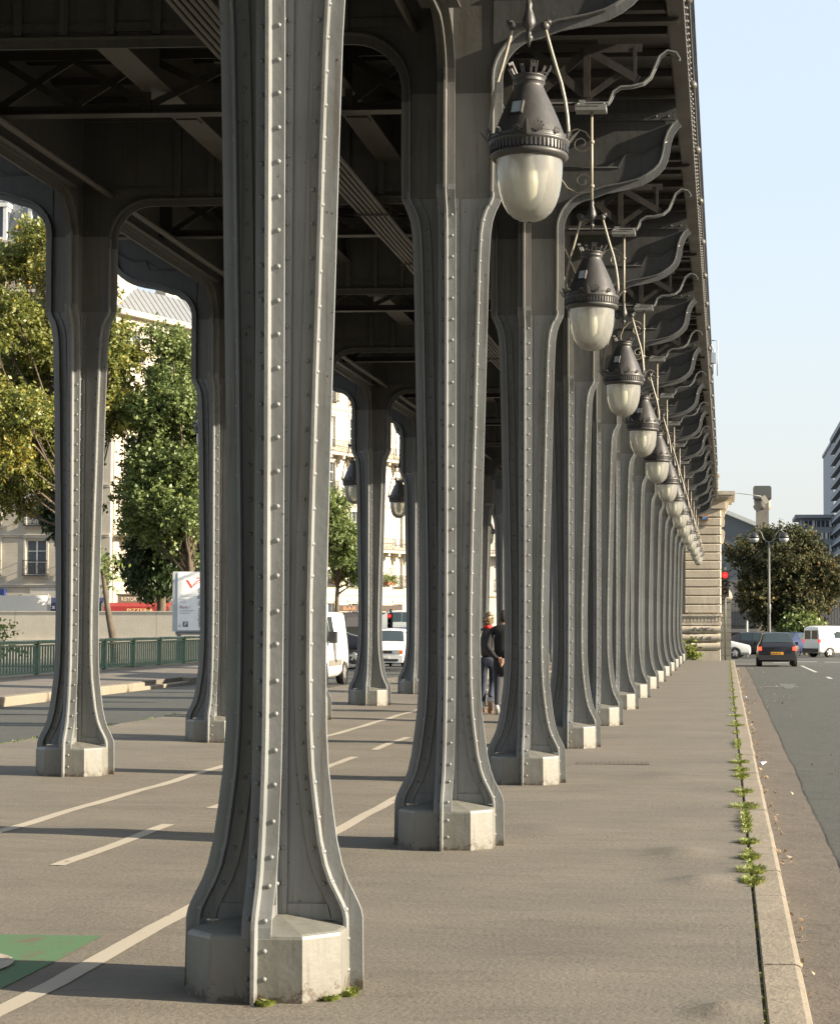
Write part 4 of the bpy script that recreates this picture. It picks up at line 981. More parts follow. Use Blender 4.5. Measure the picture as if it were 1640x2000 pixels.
ribbon([(0.76, 3.34), (0.84, 3.42), (0.94, 3.48), (1.06, 3.52), (1.22, 3.53)], [0.01, 0.012, 0.014, 0.012, 0.006])
for x_ in (0.92, 0.97, 1.02, 1.06): m.add([(x_, -0.056, 3.66), (x_+0.02, -0.056, 3.66), (x_+0.02, -0.056, 3.72+(0.05 if x_ == 0.97 else 0)), (x_, -0.056, 3.72)], [(0, 1, 2, 3)])
m.build('red_logo', REDL, face)
m = MB()
for z_, x1 in ((3.02, 0.95), (2.96, 0.88), (2.40, 0.85), (2.34, 0.75), (2.28, 0.65), (2.84, 0.5), (2.78, 0.48), (2.72, 0.52)): m.box(0.27, x1, -0.055, -0.051, z_-0.012, z_+0.005)
m.build('small_print', flat('print_grey', (0.3, 0.32, 0.36)), face)
text_mesh('paris_lettering', 'Paris !', 0.17, flat('wine_ink', (0.25, 0.03, 0.08)), face, (0.27, -0.056, 2.47), (R(90), 0, 0))
text_mesh('name_lettering', 'vedettes de Paris', 0.24, DKT, face, (1.12, -0.056, 1.72), (R(90), R(-90), 0), 0.95)
m = MB(); m.box(0.40, 0.60, -0.056, -0.051, 1.74, 1.95); pk = m.build('parking_symbol', flat('sign_blue_grey', (0.07, 0.10, 0.13)), face)
text_mesh('parking_letter', 'P', 0.22, WHITE, pk, (0.45, -0.058, 1.77), (R(90), 0, 0))
m = MB(); m.bar((0.34, -0.056, 1.86), (0.25, -0.056, 1.76), 0.006, 0.018, (0, 1, 0.01)); m.bar((0.24, -0.056, 1.755), (0.31, -0.056, 1.755), 0.006, 0.016, (0, 1, 0.01)); m.bar((0.245, -0.056, 1.75), (0.245, -0.056, 1.82), 0.006, 0.016, (0, 1, 0.01)); m.build('arrow', DKT, face)
# ------------------------------------------------------------------ buildings
def facade(parent, M, width, z0, floors, bay, ww, wall, trim, x_first=None, seed=0, balc=(), shutters=False, awn=False):
    """wall in the local XZ plane facing -Y. floors: list of (height, window sill, window height, kind)"""
    r = random.Random(seed)
    nb = int(width/bay); off = (width-nb*bay)/2
    wl = MB(); tr = MB()
    zz = z0
    winm = {}
    def P(v): return M @ Vector(v)
    for fi, (fh, sill, wh, kind) in enumerate(floors):
        za, zb = zz+sill, zz+sill+wh
        def q(x0, x1, a, b, y=0): wl.add([P((x0, y, a)), P((x1, y, a)), P((x1, y, b)), P((x0, y, b))], [(0, 1, 2, 3)])
        q(0, width, zz, za); q(0, width, zb, zz+fh); xl = 0
        for bi in range(nb):
            cx = off + bay*(bi+0.5); a, b = cx-ww/2, cx+ww/2
            q(xl, a, za, zb); xl = b
            wl.add([P((a, 0, za)), P((a, 0.28, za)), P((a, 0.28, zb)), P((a, 0, zb))], [(0, 1, 2, 3)]); wl.add([P((b, 0, za)), P((b, 0, zb)), P((b, 0.28, zb)), P((b, 0.28, za))], [(0, 1, 2, 3)])
            wl.add([P((a, 0, za)), P((b, 0, za)), P((b, 0.28, za)), P((a, 0.28, za))], [(0, 1, 2, 3)]); wl.add([P((a, 0, zb)), P((a, 0.28, zb)), P((b, 0.28, zb)), P((b, 0, zb))], [(0, 1, 2, 3)])
            tr.box(a-0.14, a-0.002, -0.05, 0.01, za-0.05, zb+0.15, M); tr.box(b+0.002, b+0.14, -0.05, 0.01, za-0.05, zb+0.15, M); tr.box(a-0.2, b+0.2, -0.09, 0.01, zb+0.152, zb+0.3, M); tr.box(a-0.18, b+0.18, -0.1, 0.01, za-0.2, za-0.052, M)
            key = (round(wh, 2), r.random() < 0.35)
            if key not in winm:
                fm_ = MB(); h = wh
                for x0, x1 in ((-ww/2, -ww/2+0.07), (ww/2-0.07, ww/2), (-0.05, 0.05)): fm_.box(x0, x1, 0.16, 0.24, 0, h)
                for zf in (0, 0.36, 0.68, 0.985): fm_.box(-ww/2, ww/2, 0.17, 0.23, h*zf, h*zf+0.05)
                gm = MB(); gm.box(-ww/2+0.02, ww/2-0.02, 0.245, 0.27, 0.0, h)
                if key[1]:
                    cm = MB()
                    for x0, x1 in ((-ww/2+0.06, -0.12), (0.12, ww/2-0.06)): cm.box(x0, x1, 0.232, 0.243, 0.05, h-0.05)
                winm[key] = (fm_.mesh('window', FRAMEW), gm.mesh('pane', GLASSW), cm.mesh('curtain', CURTAIN) if key[1] else None)
            o = bpy.data.objects.new('window', winm[key][0]); COL.objects.link(o); o.parent = parent; o.matrix_local = M @ Matrix.Translation((cx, 0, za))
            g = bpy.data.objects.new('pane', winm[key][1]); COL.objects.link(g); g.parent = o
            if winm[key][2]: g = bpy.data.objects.new('curtain', winm[key][2]); COL.objects.link(g); g.parent = o
            if kind in ('rail', 'box'):
                k2 = ('rail', ww)
                if k2 not in winm:
                    bm_ = MB(); a_ = ww/2+0.1
                    bm_.box(-a_, a_, -0.36, -0.33, 0.92, 0.96); bm_.box(-a_, a_, -0.36, -0.33, 0.04, 0.08); bm_.box(-a_, a_, -0.38, -0.002, -0.06, 0.0)
                    for t_ in lin(-a_, a_, 17): bm_.box(t_-0.009, t_+0.009, -0.352, -0.336, 0.0, 0.93)
                    for s2 in (-a_, a_): bm_.box(s2-0.012, s2+0.012, -0.36, 0.0, 0.92, 0.96); bm_.box(s2-0.012, s2+0.012, -0.2, -0.18, 0, 0.92)
                    for t_ in lin(-a_+0.15, a_-0.15, 5): bm_.tube([(t_+0.1*math.cos(R(30*i)), -0.345, 0.5+0.16*math.sin(R(30*i))) for i in range(13)], 0.012, 4)
                    winm[k2] = bm_.mesh('balcony_rail', WROUGHT)
                o = bpy.data.objects.new('balcony', winm[k2]); COL.objects.link(o); o.parent = parent; o.matrix_local = M @ Matrix.Translation((cx, 0, za))
        q(xl, width, za, zb)
        if kind == 'long':
            bm_ = MB(); bm_.box(0.1, width-0.1, -0.85, 0.0, zz-0.18, zz-0.02, M)
            bs = bm_; 
            o = bs.build('balcony_slab', trim, parent)
            rm = MB(); rm.box(0.1, width-0.1, -0.82, -0.79, zz+0.92, zz+0.96, M); rm.box(0.1, width-0.1, -0.82, -0.79, zz+0.06, zz+0.1, M)
            for t_ in lin(0.12, width-0.12, int(width/0.13)): rm.box(t_-0.01, t_+0.01, -0.812, -0.798, zz-0.02, zz+0.93, M)
            for t_ in lin(0.12, width-0.12, int(width/0.65)): rm.tube([P((t_+0.14*math.cos(R(30*i)), -0.805, zz+0.5+0.2*math.sin(R(30*i)))) for i in range(13)], 0.013, 4)
            rm.build('balcony_rail', WROUGHT, o)
            if 'corbel' not in winm:
                cb = MB(); cb.box(-0.14, 0.14, -0.7, 0.0, -0.42, -0.182); cb.box(-0.12, 0.12, -0.42, 0.0, -0.75, -0.422); cb.box(-0.10, 0.10, -0.2, 0.0, -1.05, -0.752)
                winm['corbel'] = cb.mesh('corbel', trim)
            for bi in range(nb):
                for dx in (-ww/2-0.25, ww/2+0.25):
                    k_ = bpy.data.objects.new('corbel', winm['corbel']); COL.objects.link(k_); k_.parent = parent; k_.matrix_local = M @ Matrix.Translation((off + bay*(bi+0.5) + dx, 0, zz))
        else: tr.box(0, width, -0.10, 0.0, zz-0.16, zz+0.0, M); tr.box(0, width, -0.16, 0.0, zz-0.05, zz+0.04, M)
        zz += fh
    wl.build('wall', wall, parent, fixn=False); tr.build('trim', trim, parent)
    return zz
# brick building on the left, faces the camera
ba = thing('brick_apartment_building', (-62.0, 123, -0.4), 'grey brick Parisian apartment block with iron balconies and zinc roof at far left', 'building')
fl_ = [(4.4, 0.9, 2.6, 'none')] + [(3.25, 0.62, 2.25, 'rail')]*2 + [(3.25, 0.62, 2.2, 'rail')]*2 + [(3.1, 0.62, 2.1, 'long')] + [(3.1, 0.55, 2.1, 'rail')] + [(3.0, 0.55, 2.0, 'long')]
zt = facade(ba, Matrix.Identity(4), 22.1, 0, fl_, 3.1, 1.35, FACA, FACA2, seed=2)
m = MB(); m.box(0, 22.08, 0.3, 5, 0, zt-0.2); m.box(0, 22.1, -0.5, 0.3, zt, zt+0.3); m.box(22.085, 22.12, 0.01, 5, 0, zt-0.01); m.build('rear_volume', FACA, ba)
m = MB(); m.prism([(0.0, zt+0.3), (0.9, zt+3.2), (2.5, zt+3.7), (4.2, zt+3.2), (5, zt+0.3)], 0, 22.1, 'X')
for k in range(36): m.bar((0.3+k*0.62, 0.04, zt+0.35), (0.3+k*0.62, 0.88, zt+3.2), 0.05, 0.05)
rf = m.build('mansard_roof', ZINC, ba)
for k in range(7):
    cx = 0.2+3.1*(k+0.5)
    m = MB(); m.box(cx-0.85, cx-0.6, -0.05, 1.2, zt+0.4, zt+2.6); m.box(cx+0.6, cx+0.85, -0.05, 1.2, zt+0.4, zt+2.6); m.box(cx-0.95, cx+0.95, -0.15, 1.3, zt+2.6, zt+2.85); m.box(cx-0.6, cx+0.6, -0.05, 1.2, zt+0.4, zt+0.6)
    d = m.build('dormer', FRAMEW, rf); m = MB(); m.box(cx-0.6, cx-0.04, 0.1, 0.14, zt+0.6, zt+2.6); m.box(cx+0.04, cx+0.6, 0.1, 0.14, zt+0.6, zt+2.6); m.build('pane', GLASSW, d)
NAVY = simple('navy_canvas', (0.012, 0.02, 0.07), 0.8, 0, 0.15)
m = MB(); m.prism([(-0.02, 3.55), (-1.3, 3.2), (-1.3, 2.65), (-1.25, 2.65), (-1.25, 3.15), (-0.02, 3.45)], 17.6, 22.0, 'X'); aw = m.build('awning', NAVY, ba)
text_mesh('awning_lettering', 'clairsdepain', 0.42, simple('awning_white', (0.45, 0.45, 0.5)), aw, (17.75, -1.31, 2.80), (R(90), 0, 0), 1.45)
m = MB(); m.box(11.8, 15.3, -0.35, -0.02, 3.62, 4.10); m.build('shop_sign', simple('sign_blue', (0.015, 0.03, 0.13), 0.5), ba)
m = MB(); m.box(16.9, 22.0, -0.06, -0.002, 2.2, 4.2); m.build('shop_fascia', FACA2, ba)
# pale stone building, receding, catches the sun
DB = Vector((0.363, 0.932, 0)); ang = math.atan2(DB.y, DB.x)
bb = thing('pale_stone_building', (-39.8, 123.5, -0.4), 'cream stone Parisian corner building with ornate balconies, lit by the sun, behind the trees', 'building', rz=0)
MBm = Matrix.Rotation(ang, 4, 'Z')
fl_ = [(4.2, 0.7, 2.7, 'none'), (3.5, 0.6, 2.45, 'rail'), (3.75, 0.35, 2.6, 'long'), (3.6, 0.5, 2.4, 'rail'), (3.6, 0.5, 2.4, 'long'), (3.5, 0.45, 2.2, 'rail')]
zt = facade(bb, MBm, 37.5, 0, fl_, 3.4, 1.3, FACB, FACB2, seed=5)
m = MB(); m.box(0.0, 37.5, 0.3, 12, 0, zt-0.1, MBm); m.box(-0.2, 37.7, -0.55, 0.4, zt, zt+0.35, MBm); m.box(-0.02, 0.02, 0, 12, 0, zt, MBm); m.box(37.48, 37.52, 0, 12, 0, zt, MBm); m.build('rear_volume', FACB, bb)
m = MB()
vs = [MBm @ Vector(p) for p in ((0, 0, zt+.35), (37.5, 0, zt+.35), (37.5, 1.6, zt+2.4), (0, 1.6, zt+2.4), (0, 10, zt+3.6), (37.5, 10, zt+3.6), (0, 12, zt), (37.5, 12, zt))]
m.add(vs, [(0, 1, 2, 3), (3, 2, 5, 4), (4, 5, 7, 6), (0, 3, 4, 6), (1, 7, 5, 2)])
for k in range(60): m.bar(MBm @ Vector((0.3+k*0.63, 0.02, zt+0.4)), MBm @ Vector((0.3+k*0.63, 1.6, zt+2.43)), 0.04, 0.05)
rf = m.build('zinc_roof', ZINC, bb)
POT = simple('chimney_pot', (0.45, 0.17, 0.09), 0.8)
for xx in (3, 9.5, 20, 31):
    m = MB(); m.box(xx-0.5, xx+1.2, 3, 3.9, zt+1, zt+4.4, MBm); ch = m.build('chimney', FACB2, rf)
    m = MB()
    for k in range(4): m.lathe([(0.14, zt+4.4), (0.12, zt+4.9), (0.15, zt+4.95)], 8, MBm @ Vector((xx-0.2+k*0.4, 3.45, 0)))
    m.build('chimney_pots', POT, ch)
# continuing street front further on
bc = thing('far_street_building', (-26.0, 160.5, -0.4), 'shaded grey stone building further along the left street, seen above the white car', 'building')
MC = Matrix.Rotation(R(24), 4, 'Z')
facade(bc, MC, 26, 0, [(4.2, 0.7, 2.7, 'none'), (3.5, 0.6, 2.4, 'rail'), (3.6, 0.4, 2.5, 'long'), (3.5, 0.5, 2.3, 'rail'), (3.5, 0.5, 2.3, 'rail'), (3.3, 0.5, 2.1, 'long')], 3.2, 1.25, FACA2, FACB2, seed=9)
m = MB(); m.box(0, 26, 0.3, 12, 0, 21.8, MC); m.box(-0.02, 0.02, 0, 12, 0, 21.8, MC); m.build('rear_volume', FACA2, bc)
# planters on the pale building and cafe fronts
TERR = simple('terracotta', (0.33, 0.12, 0.07), 0.8)
def along(t, out=0.0, z=0.0): p = Vector((-39.8, 123.5, -0.4)) + DB*t + Vector((DB.y, -DB.x, 0))*out; p.z = z; return p
for t_, lab in ((26.0, 'terracotta window box with green plants above the white van, left one'), (29.4, 'terracotta window box with green plants above the white van, right one'), (34.0, 'terracotta window box with plants above the white car')):
    p = along(t_, 0.3, -0.4+4.2+0.75); o = thing('window_box', p, lab, 'window box', 'window boxes on the pale building', rz=ang)
    m = MB(); m.prism([(-0.13, 0), (0.13, 0), (0.17, 0.28), (-0.17, 0.28)], -0.5, 0.5, 'X'); m.build('trough', TERR, o)
    leaf_cloud('plants', [(-0.3, 0, 0.45, 0.28), (0.05, 0, 0.55, 0.32), (0.35, 0, 0.42, 0.25)], 500, 0.12, LEAF2, o, int(t_))
# restaurant front with red awning
res = thing('restaurant_front', (-38.9, 121.3, -0.4), 'red restaurant awning with sign band under the trees on the pale building', 'awning', rz=R(8))
RED = simple('red_canvas', (0.27, 0.022, 0.02), 0.8, 0, 0.15)
m = MB(); m.box(0.1, 3.1, -0.05, 0.5, 3.2, 3.68); m.box(0.0, 3.2, -0.1, 0.55, 3.68, 3.78); band = m.build('sign_band', simple('band_brown', (0.16, 0.14, 0.105), 0.7), res)
text_mesh('band_lettering', 'RISTORANTE-PIZZA', 0.34, simple('band_letters', (0.72, 0.66, 0.5)), band, (0.32, -0.06, 3.30), (R(90), 0, 0), 0.86)
m = MB(); m.prism([(-0.05, 3.19), (-1.3, 2.95), (-1.3, 2.35), (-1.26, 2.35), (-1.26, 2.9), (-0.05, 3.12)], -0.5, 3.5, 'X'); m.prism([(-0.05, 3.15), (-1.3, 2.93), (-1.3, 2.3), (-0.05, 2.3)], -0.54, -0.5, 'X'); aw = m.build('awning', RED, res)
text_mesh('awning_lettering', 'PIZZERIA', 0.3, simple('awn_letters', (0.8, 0.6, 0.3)), aw, (0.9, -1.31, 2.60), (R(90), 0, 0), 1.35)
m = MB(); m.box(0, 3.0, 0.0, 0.3, 0, 3.2); m.build('shop_front', GLASSW, res)
cafe = thing('cafe_front', along(25.0, 1.0, -1.0), 'dark cafe awning with orange lettering behind the white van', 'awning', rz=ang-R(30))
m = MB(); m.prism([(0, 3.3), (-1.6, 2.9), (-1.6, 2.2), (0, 2.2)], 0, 5.5, 'X'); ca = m.build('awning', simple('black_canvas', (0.02, 0.02, 0.025), 0.8), cafe)
m = MB(); m.box(0, 5.5, -0.3, 0.1, 3.35, 3.85); sg_ = m.build('sign_band', simple('dark_band', (0.035, 0.018, 0.01), 0.6), cafe)
text_mesh('cafe_lettering', 'BAR 10 SM', 0.42, simple('orange_letters', (0.4, 0.16, 0.05)), sg_, (0.4, -0.31, 3.45), (R(90), 0, 0), 1.5)
m = MB(); m.box(0, 5.5, 0.0, 0.05, 0, 3.3); m.build('shop_glass', GLASSW, cafe)
# ------------------------------------------------------------------ far right
def tower(name, loc, rz, wd, dp, nf, fh, label, wall, style, first=0):
    t = thing(name, loc, label, 'building', rz=R(rz))
    H = nf*fh+first
    m = MB(); m.box(0, wd, 0.0, dp, 0, H); m.box(-0.3, wd+0.3, -0.3, dp+0.3, H, H+0.8); m.build('wall', wall, t)
    if style == 'balcony':
        sl_ = MB(); gl = MB(); pn = MB()
        for f in range(nf):
            z = first + f*fh
            sl_.box(-1.5, -0.002, 0.6, dp-0.6, z+fh-0.25, z+fh); gl.box(-0.05, -0.01, 1, dp-1, z+0.9, z+fh-0.3); pn.box(-1.5, -1.4, 0.6, dp-0.6, z+0.05, z+1.0)
        sl_.build('balcony_slabs', simple('tower_slab', (0.36, 0.38, 0.42)), t); gl.build('window_bands', GLASSW, t); pn.build('balcony_panels', simple('tower_panel', (0.10, 0.13, 0.17), 0.4), t)
    else:
        fr = MB(); gl = MB(); r = random.Random(3)
        for f in range(nf):
            z = first + f*fh
            gl.box(0.8, wd-0.8, -0.05, -0.01, z+0.9, z+fh-0.6)
            x = 0.8
            while x < wd-0.8: fr.box(x-0.07, x+0.07, -0.12, -0.052, z+0.9, z+fh-0.6); x += 1.4
            for _ in range(5):
                x = 0.8+1.4*r.randint(0, int((wd-2)/1.4)); fr.box(x+0.1, x+0.65, -0.1, -0.052, z+0.95, z+fh-0.65)
        gl.build('window_bands', GLASSW, t); fr.build('window_frames', FRAMEW, t)
    return t
CONB = simple('tower_concrete', (0.24, 0.27, 0.31), 0.7, 0, 0.08, 0.4); CONC3 = simple('block_concrete', (0.27, 0.29, 0.31), 0.7, 0, 0.06, 0.4)
CONL = simple('light_concrete', (0.34, 0.37, 0.41), 0.7)
ht = thing('high_rise_tower', (27.0, 300, -3), 'tall blue grey high-rise tower with stacked balconies at the right edge', 'building')
m = MB(); m.box(0, 20, 0, 232, 0, 49.5); m.box(-0.3, 20.3, -0.3, 232.3, 49.5, 50.3); m.build('wall', simple('tower_haze_pale', (0.26, 0.285, 0.33), 0.7, 0, 0.06, 0.3), ht)  # pale blue-grey holds distant sky haze in the wall colour
for f in range(17):
    z = f*2.9
    m = MB(); m.box(-0.9, -0.002, 0, 182, z+2.62, z+2.9); sb2 = m.build('balcony', CONL, ht)
    m = MB(); m.box(-0.9, -0.82, 0, 182, z+2.9, z+3.75); m.build('balcony_panel', simple('blue_panel', (0.09, 0.12, 0.16), 0.5) if f == 0 else bpy.data.materials['blue_panel'], sb2)
    m = MB(); m.box(-0.05, -0.003, 0.5, 181, z+0.1, z+2.6); m.build('window_band', GLASSW, ht)
ob = thing('office_block', (18.9, 480, -3), 'pale grey office block with rows of white framed windows left of the tower', 'building')
m = MB(); m.box(0, 14, 0, 20, 0, 30.2); m.box(-1.6, 14.3, -1.6, 20.3, 30.2, 31.0); m.build('wall', CONC3, ob)
rr = random.Random(3)
for f in range(10):
    z = f*3.0
    m = MB(); m.box(0.6, 13.4, -0.06, -0.004, z+1.0, z+2.6); wb = m.build('window_band', GLASSW, ob)
    m = MB(); x = 0.6
    while x < 13.4:
        m.box(x-0.07, x+0.07, -0.14, -0.06, z+1.0, z+2.6)
        if rr.random() < 0.45: m.box(x+0.1, x+0.6, -0.12, -0.06, z+1.0, z+2.6)
        x += 1.05
    m.build('window_frames', FRAMEW, wb)
db = thing('dark_blue_building', (0.0, 190, -1), 'dark slate blue building with sloping roof edge behind the autumn tree', 'building')
m = MB(); m.prism([(-12, 0), (4.6, 0), (4.6, 11.3), (-0.2, 13.3), (-12, 13.3)], 0, 20); m.build('wall', simple('slate_blue', (0.045, 0.065, 0.09), 0.6, 0, 0.1), db)
m = MB(); m.bar((-12, -0.1, 13.5), (-0.1, -0.1, 13.5), 0.6, 0.4); m.bar((-0.15, -0.1, 13.5), (4.9, -0.1, 11.4), 0.6, 0.35); m.build('roof_edge', simple('pale_zinc', (0.35, 0.38, 0.4), 0.5), db)
for x in lin(-6, 4, 6):
    m = MB(); m.box(x, x+0.9, -0.06, -0.002, 7, 8.4); m.build('window', GLASSW, db)
lowb = thing('low_wall_building', (0.2, 165, -0.9), 'low grey building front with railing in the shade behind the autumn tree', 'building')
m = MB(); m.box(-6, 9.5, 0, 6, 0, 3.6); m.box(-6, 9.5, -0.3, 0, 1.55, 1.85); m.box(-6, 9.5, 0.2, 6, 3.6, 6.0); m.build('wall', simple('shade_grey', (0.13, 0.13, 0.13), 0.8), lowb)
m = MB()
for x in lin(-5.8, 9.3, 60): m.box(x-0.02, x+0.02, -0.25, -0.21, 1.85, 3.9)
m.box(-6, 9.5, -0.26, -0.2, 3.9, 3.96); m.box(-6, 9.5, -0.26, -0.2, 2.1, 2.16); m.build('railing', BLACK, lowb)
m = MB(); m.box(0.3, 3.2, -0.06, -0.002, 0.0, 1.4); m.box(4.0, 5.5, -0.06, -0.002, 0.0, 1.4); m.build('doorway', BLACK, lowb)
ch = thing('stone_chimney', (2.62, 137, -1), 'tall grey stone pylon with blocky dark cap rising behind the autumn tree', 'pylon')
m = MB(); m.box(-0.45, 0.45, -0.45, 0.45, 0, 11.2); m.box(-0.52, 0.52, -0.52, 0.52, 9.2, 9.35); m.lathe([(0.52, 10.5), (0.66, 10.75), (0.56, 10.9), (0.6, 11.2)], 4); m.build('shaft', STONE_D, ch)
m = MB(); m.box(-0.56, 0.56, -0.56, 0.56, 11.2, 11.3); m.box(-0.64, 0.64, -0.64, 0.64, 11.3, 12.1); m.box(-0.58, 0.58, -0.58, 0.58, 12.1, 12.2); m.build('cap', simple('dark_cap', (0.10, 0.105, 0.10), 0.9), ch)
gp = thing('gate_pillar', (0.0, 98, -0.5), 'small stone pillar with rounded top just behind the traffic light', 'pillar')
m = MB(); z = 0.0
while z < 2.9: m.box(-0.6, 0.28, -0.3, 0.3, z, z+0.36); m.box(-0.57, 0.25, -0.27, 0.27, z+0.36, z+0.385); z += 0.386
m.build('shaft', STONE_D, gp); m = MB(); m.box(-0.66, 0.34, -0.36, 0.36, 3.09, 3.22); m.lathe([(0.45, 3.22), (0.5, 3.35), (0.44, 3.55), (0.3, 3.75), (0.0, 3.85)], 14, (-0.14, 0, 0)); m.build('rounded_cap', STONE_D, gp)
# double-armed street lamp
def street_lamp(loc, label, H=7.9):
    t = thing('street_lamp', loc, label, 'street lamp'); m = MB()
    m.tube([(0, 0, -0.3), (0, 0, 0.9), (0, 0, 3.0), (0, 0, H-0.6)], [0.13, 0.12, 0.075, 0.06], 12); m.lathe([(0.16, 0), (0.16, 0.5), (0.1, 0.7)], 12); m.lathe([(0.07, 2.6), (0.11, 2.65), (0.11, 3.2), (0.07, 3.25)], 10)
    m.build('post', simple('lamp_post_grey', (0.10, 0.10, 0.095), 0.5), t)
    for sg in (-1, 1):
        m = MB(); m.tube([(sg*x, 0, H+z) for x, z in ((0, -0.65), (0.18, -0.62), (0.36, -0.42), (0.46, -0.12), (0.60, 0.06), (0.78, 0.05), (0.9, -0.08))], 0.035, 8); ar = m.build('arm', simple('lamp_arm_grey', (0.12, 0.12, 0.11), 0.5), t)
        m = MB(); m.lathe([(0.05, 0.02), (0.2, -0.06), (0.31, -0.24), (0.33, -0.36)], 16, (sg*0.92, 0, H-0.06)); hd = m.build('hood', BLACK, ar)
        m = MB(); m.lathe([(0.31, -0.36), (0.29, -0.48), (0.18, -0.6), (0.0, -0.65)], 16, (sg*0.92, 0, H-0.06)); m.build('globe', simple('pale_globe', (0.30, 0.32, 0.33), 0.3), hd)
    return t
street_lamp((2.68, 119, -0.55), 'tall street lamp with two curved arms and globes across the road', 7.7)
# sign post, traffic lights, wall lamp arm
sp = thing('metal_post', (1.25, 113, -0.5), 'plain grey metal post behind the silver car', 'post')
m = MB(); m.tube([(0, 0, -0.2), (0, 0, 2.05)], 0.06, 10); m.lathe([(0.07, 2.05), (0.05, 2.12), (0, 2.15)], 10); m.build('post', simple('post_grey', (0.33, 0.33, 0.3), 0.6), sp)
def traffic_light(loc, label, z, sc=1.0):
    t = thing('traffic_light', loc, label, 'traffic light')
    m = MB(); m.tube([(0, 0.12, -0.3), (0, 0.12, z+0.2)], 0.05, 10); m.build('pole', simple('pole_green', (0.05, 0.06, 0.05), 0.5), t)
    m = MB(); m.box(-0.13*sc, 0.13*sc, -0.1, 0.07, z-0.85*sc, z+0.05*sc)
    for k in range(3): m.lathe([(0.1*sc, 0.0), (0.11*sc, 0.16)], 12, (0, -0.1, z-(0.12+0.27*k)*sc), Matrix.Rotation(R(90), 4, 'X'), cap=False)
    h = m.build('signal_head', BLACK, t)
    m = MB(); m.lathe([(0.095*sc, 0.0), (0.08*sc, 0.03), (0, 0.045)], 14, (0, -0.105, z-0.12*sc), Matrix.Rotation(R(90), 4, 'X'), cap=False); m.build('red_lens', flat('red_signal', (0.6, 0.02, 0.02), 0.3, (1.0, 0.02, 0.02), 1.1), h)
    m = MB()
    for k in (1, 2): m.lathe([(0.09*sc, 0.0), (0.0, 0.03)], 14, (0, -0.105, z-(0.12+0.27*k)*sc), Matrix.Rotation(R(90), 4, 'X'), cap=False)
    m.build('dark_lens', flat('dark_lens', (0.03, 0.02, 0.02), 0.2), h)
    return t
traffic_light((-0.02, 87.0, -0.3), 'traffic light showing red at the right edge of the stone pier', 4.15, 1.35)
traffic_light((-14.0, 80, -0.2), 'dark traffic light showing red above the white car on the left', 2.12, 0.75)
wl_ = thing('wall_floodlight', (0.4, 84.3, 7.25), 'small floodlight on a thin arm projecting from the pier cornice', 'floodlight')
m = MB(); m.tube([(-0.2, 0, 0), (0.8, -0.1, -0.12), (1.25, -0.15, -0.2)], 0.018, 6); m.build('arm', simple('arm_grey', (0.4, 0.4, 0.38)), wl_)
m = MB(); m.box(-0.08, 0.12, -0.12, 0.12, -0.34, 0.0, Matrix.Translation((1.22, -0.15, -0.2)) @ Matrix.Rotation(R(-35), 4, 'Y')); m.build('housing', simple('housing', (0.45, 0.42, 0.34)), wl_)
# signal hoop on the deck edge
sh2 = thing('railway_signal', (XB+0.02, 46, 7.5), 'small grey railway signal hoop on the outer edge of the deck', 'signal')
m = MB(); m.tube([(0.0, 0, -0.1), (0.08, 0, 0.1), (0.08, 0, 0.6), (0.0, 0, 0.75)], 0.02, 6); m.tube([(0.16, 0, 0.0), (0.16, 0, 0.85), (0.02, 0, 0.85)], 0.015, 6); m.box(-0.02, 0.12, -0.1, 0.1, 0.3, 0.55); m.build('hoop', simple('hoop_grey', (0.35, 0.4, 0.45), 0.5), sh2)
# bollard and barrier on the left
bo = thing('bollard', (-14.75, 68.5, -0.15), 'slim dark bollard with white ball top between the white van and a column', 'bollard')
m = MB(); m.tube([(0, 0, -0.1), (0, 0, 1.12)], 0.05, 10); m.build('post', simple('bollard_brown', (0.09, 0.07, 0.06)), bo)
m = MB(); m.lathe([(0.0, 1.1), (0.07, 1.14), (0.09, 1.2), (0.07, 1.27), (0, 1.3)], 12); m.build('ball_top', WHITE, bo)
ba2 = thing('street_barrier', (-16.4, 72, -0.15), 'low dark metal barrier with crossed bars behind the bollard', 'barrier')
m = MB()
for z in (0.25, 0.5, 0.98): m.bar((-1.5, 0, z), (1.3, 0, z), 0.04)
for x in (-1.5, -0.1, 1.3): m.bar((x, 0, -0.1), (x, 0, 1.02), 0.05)
m.bar((-1.5, 0.03, 0.25), (-0.1, 0.03, 0.98), 0.03); m.bar((-0.1, -0.03, 0.98), (1.3, -0.03, 0.25), 0.03); m.build('bars', BLACK, ba2)
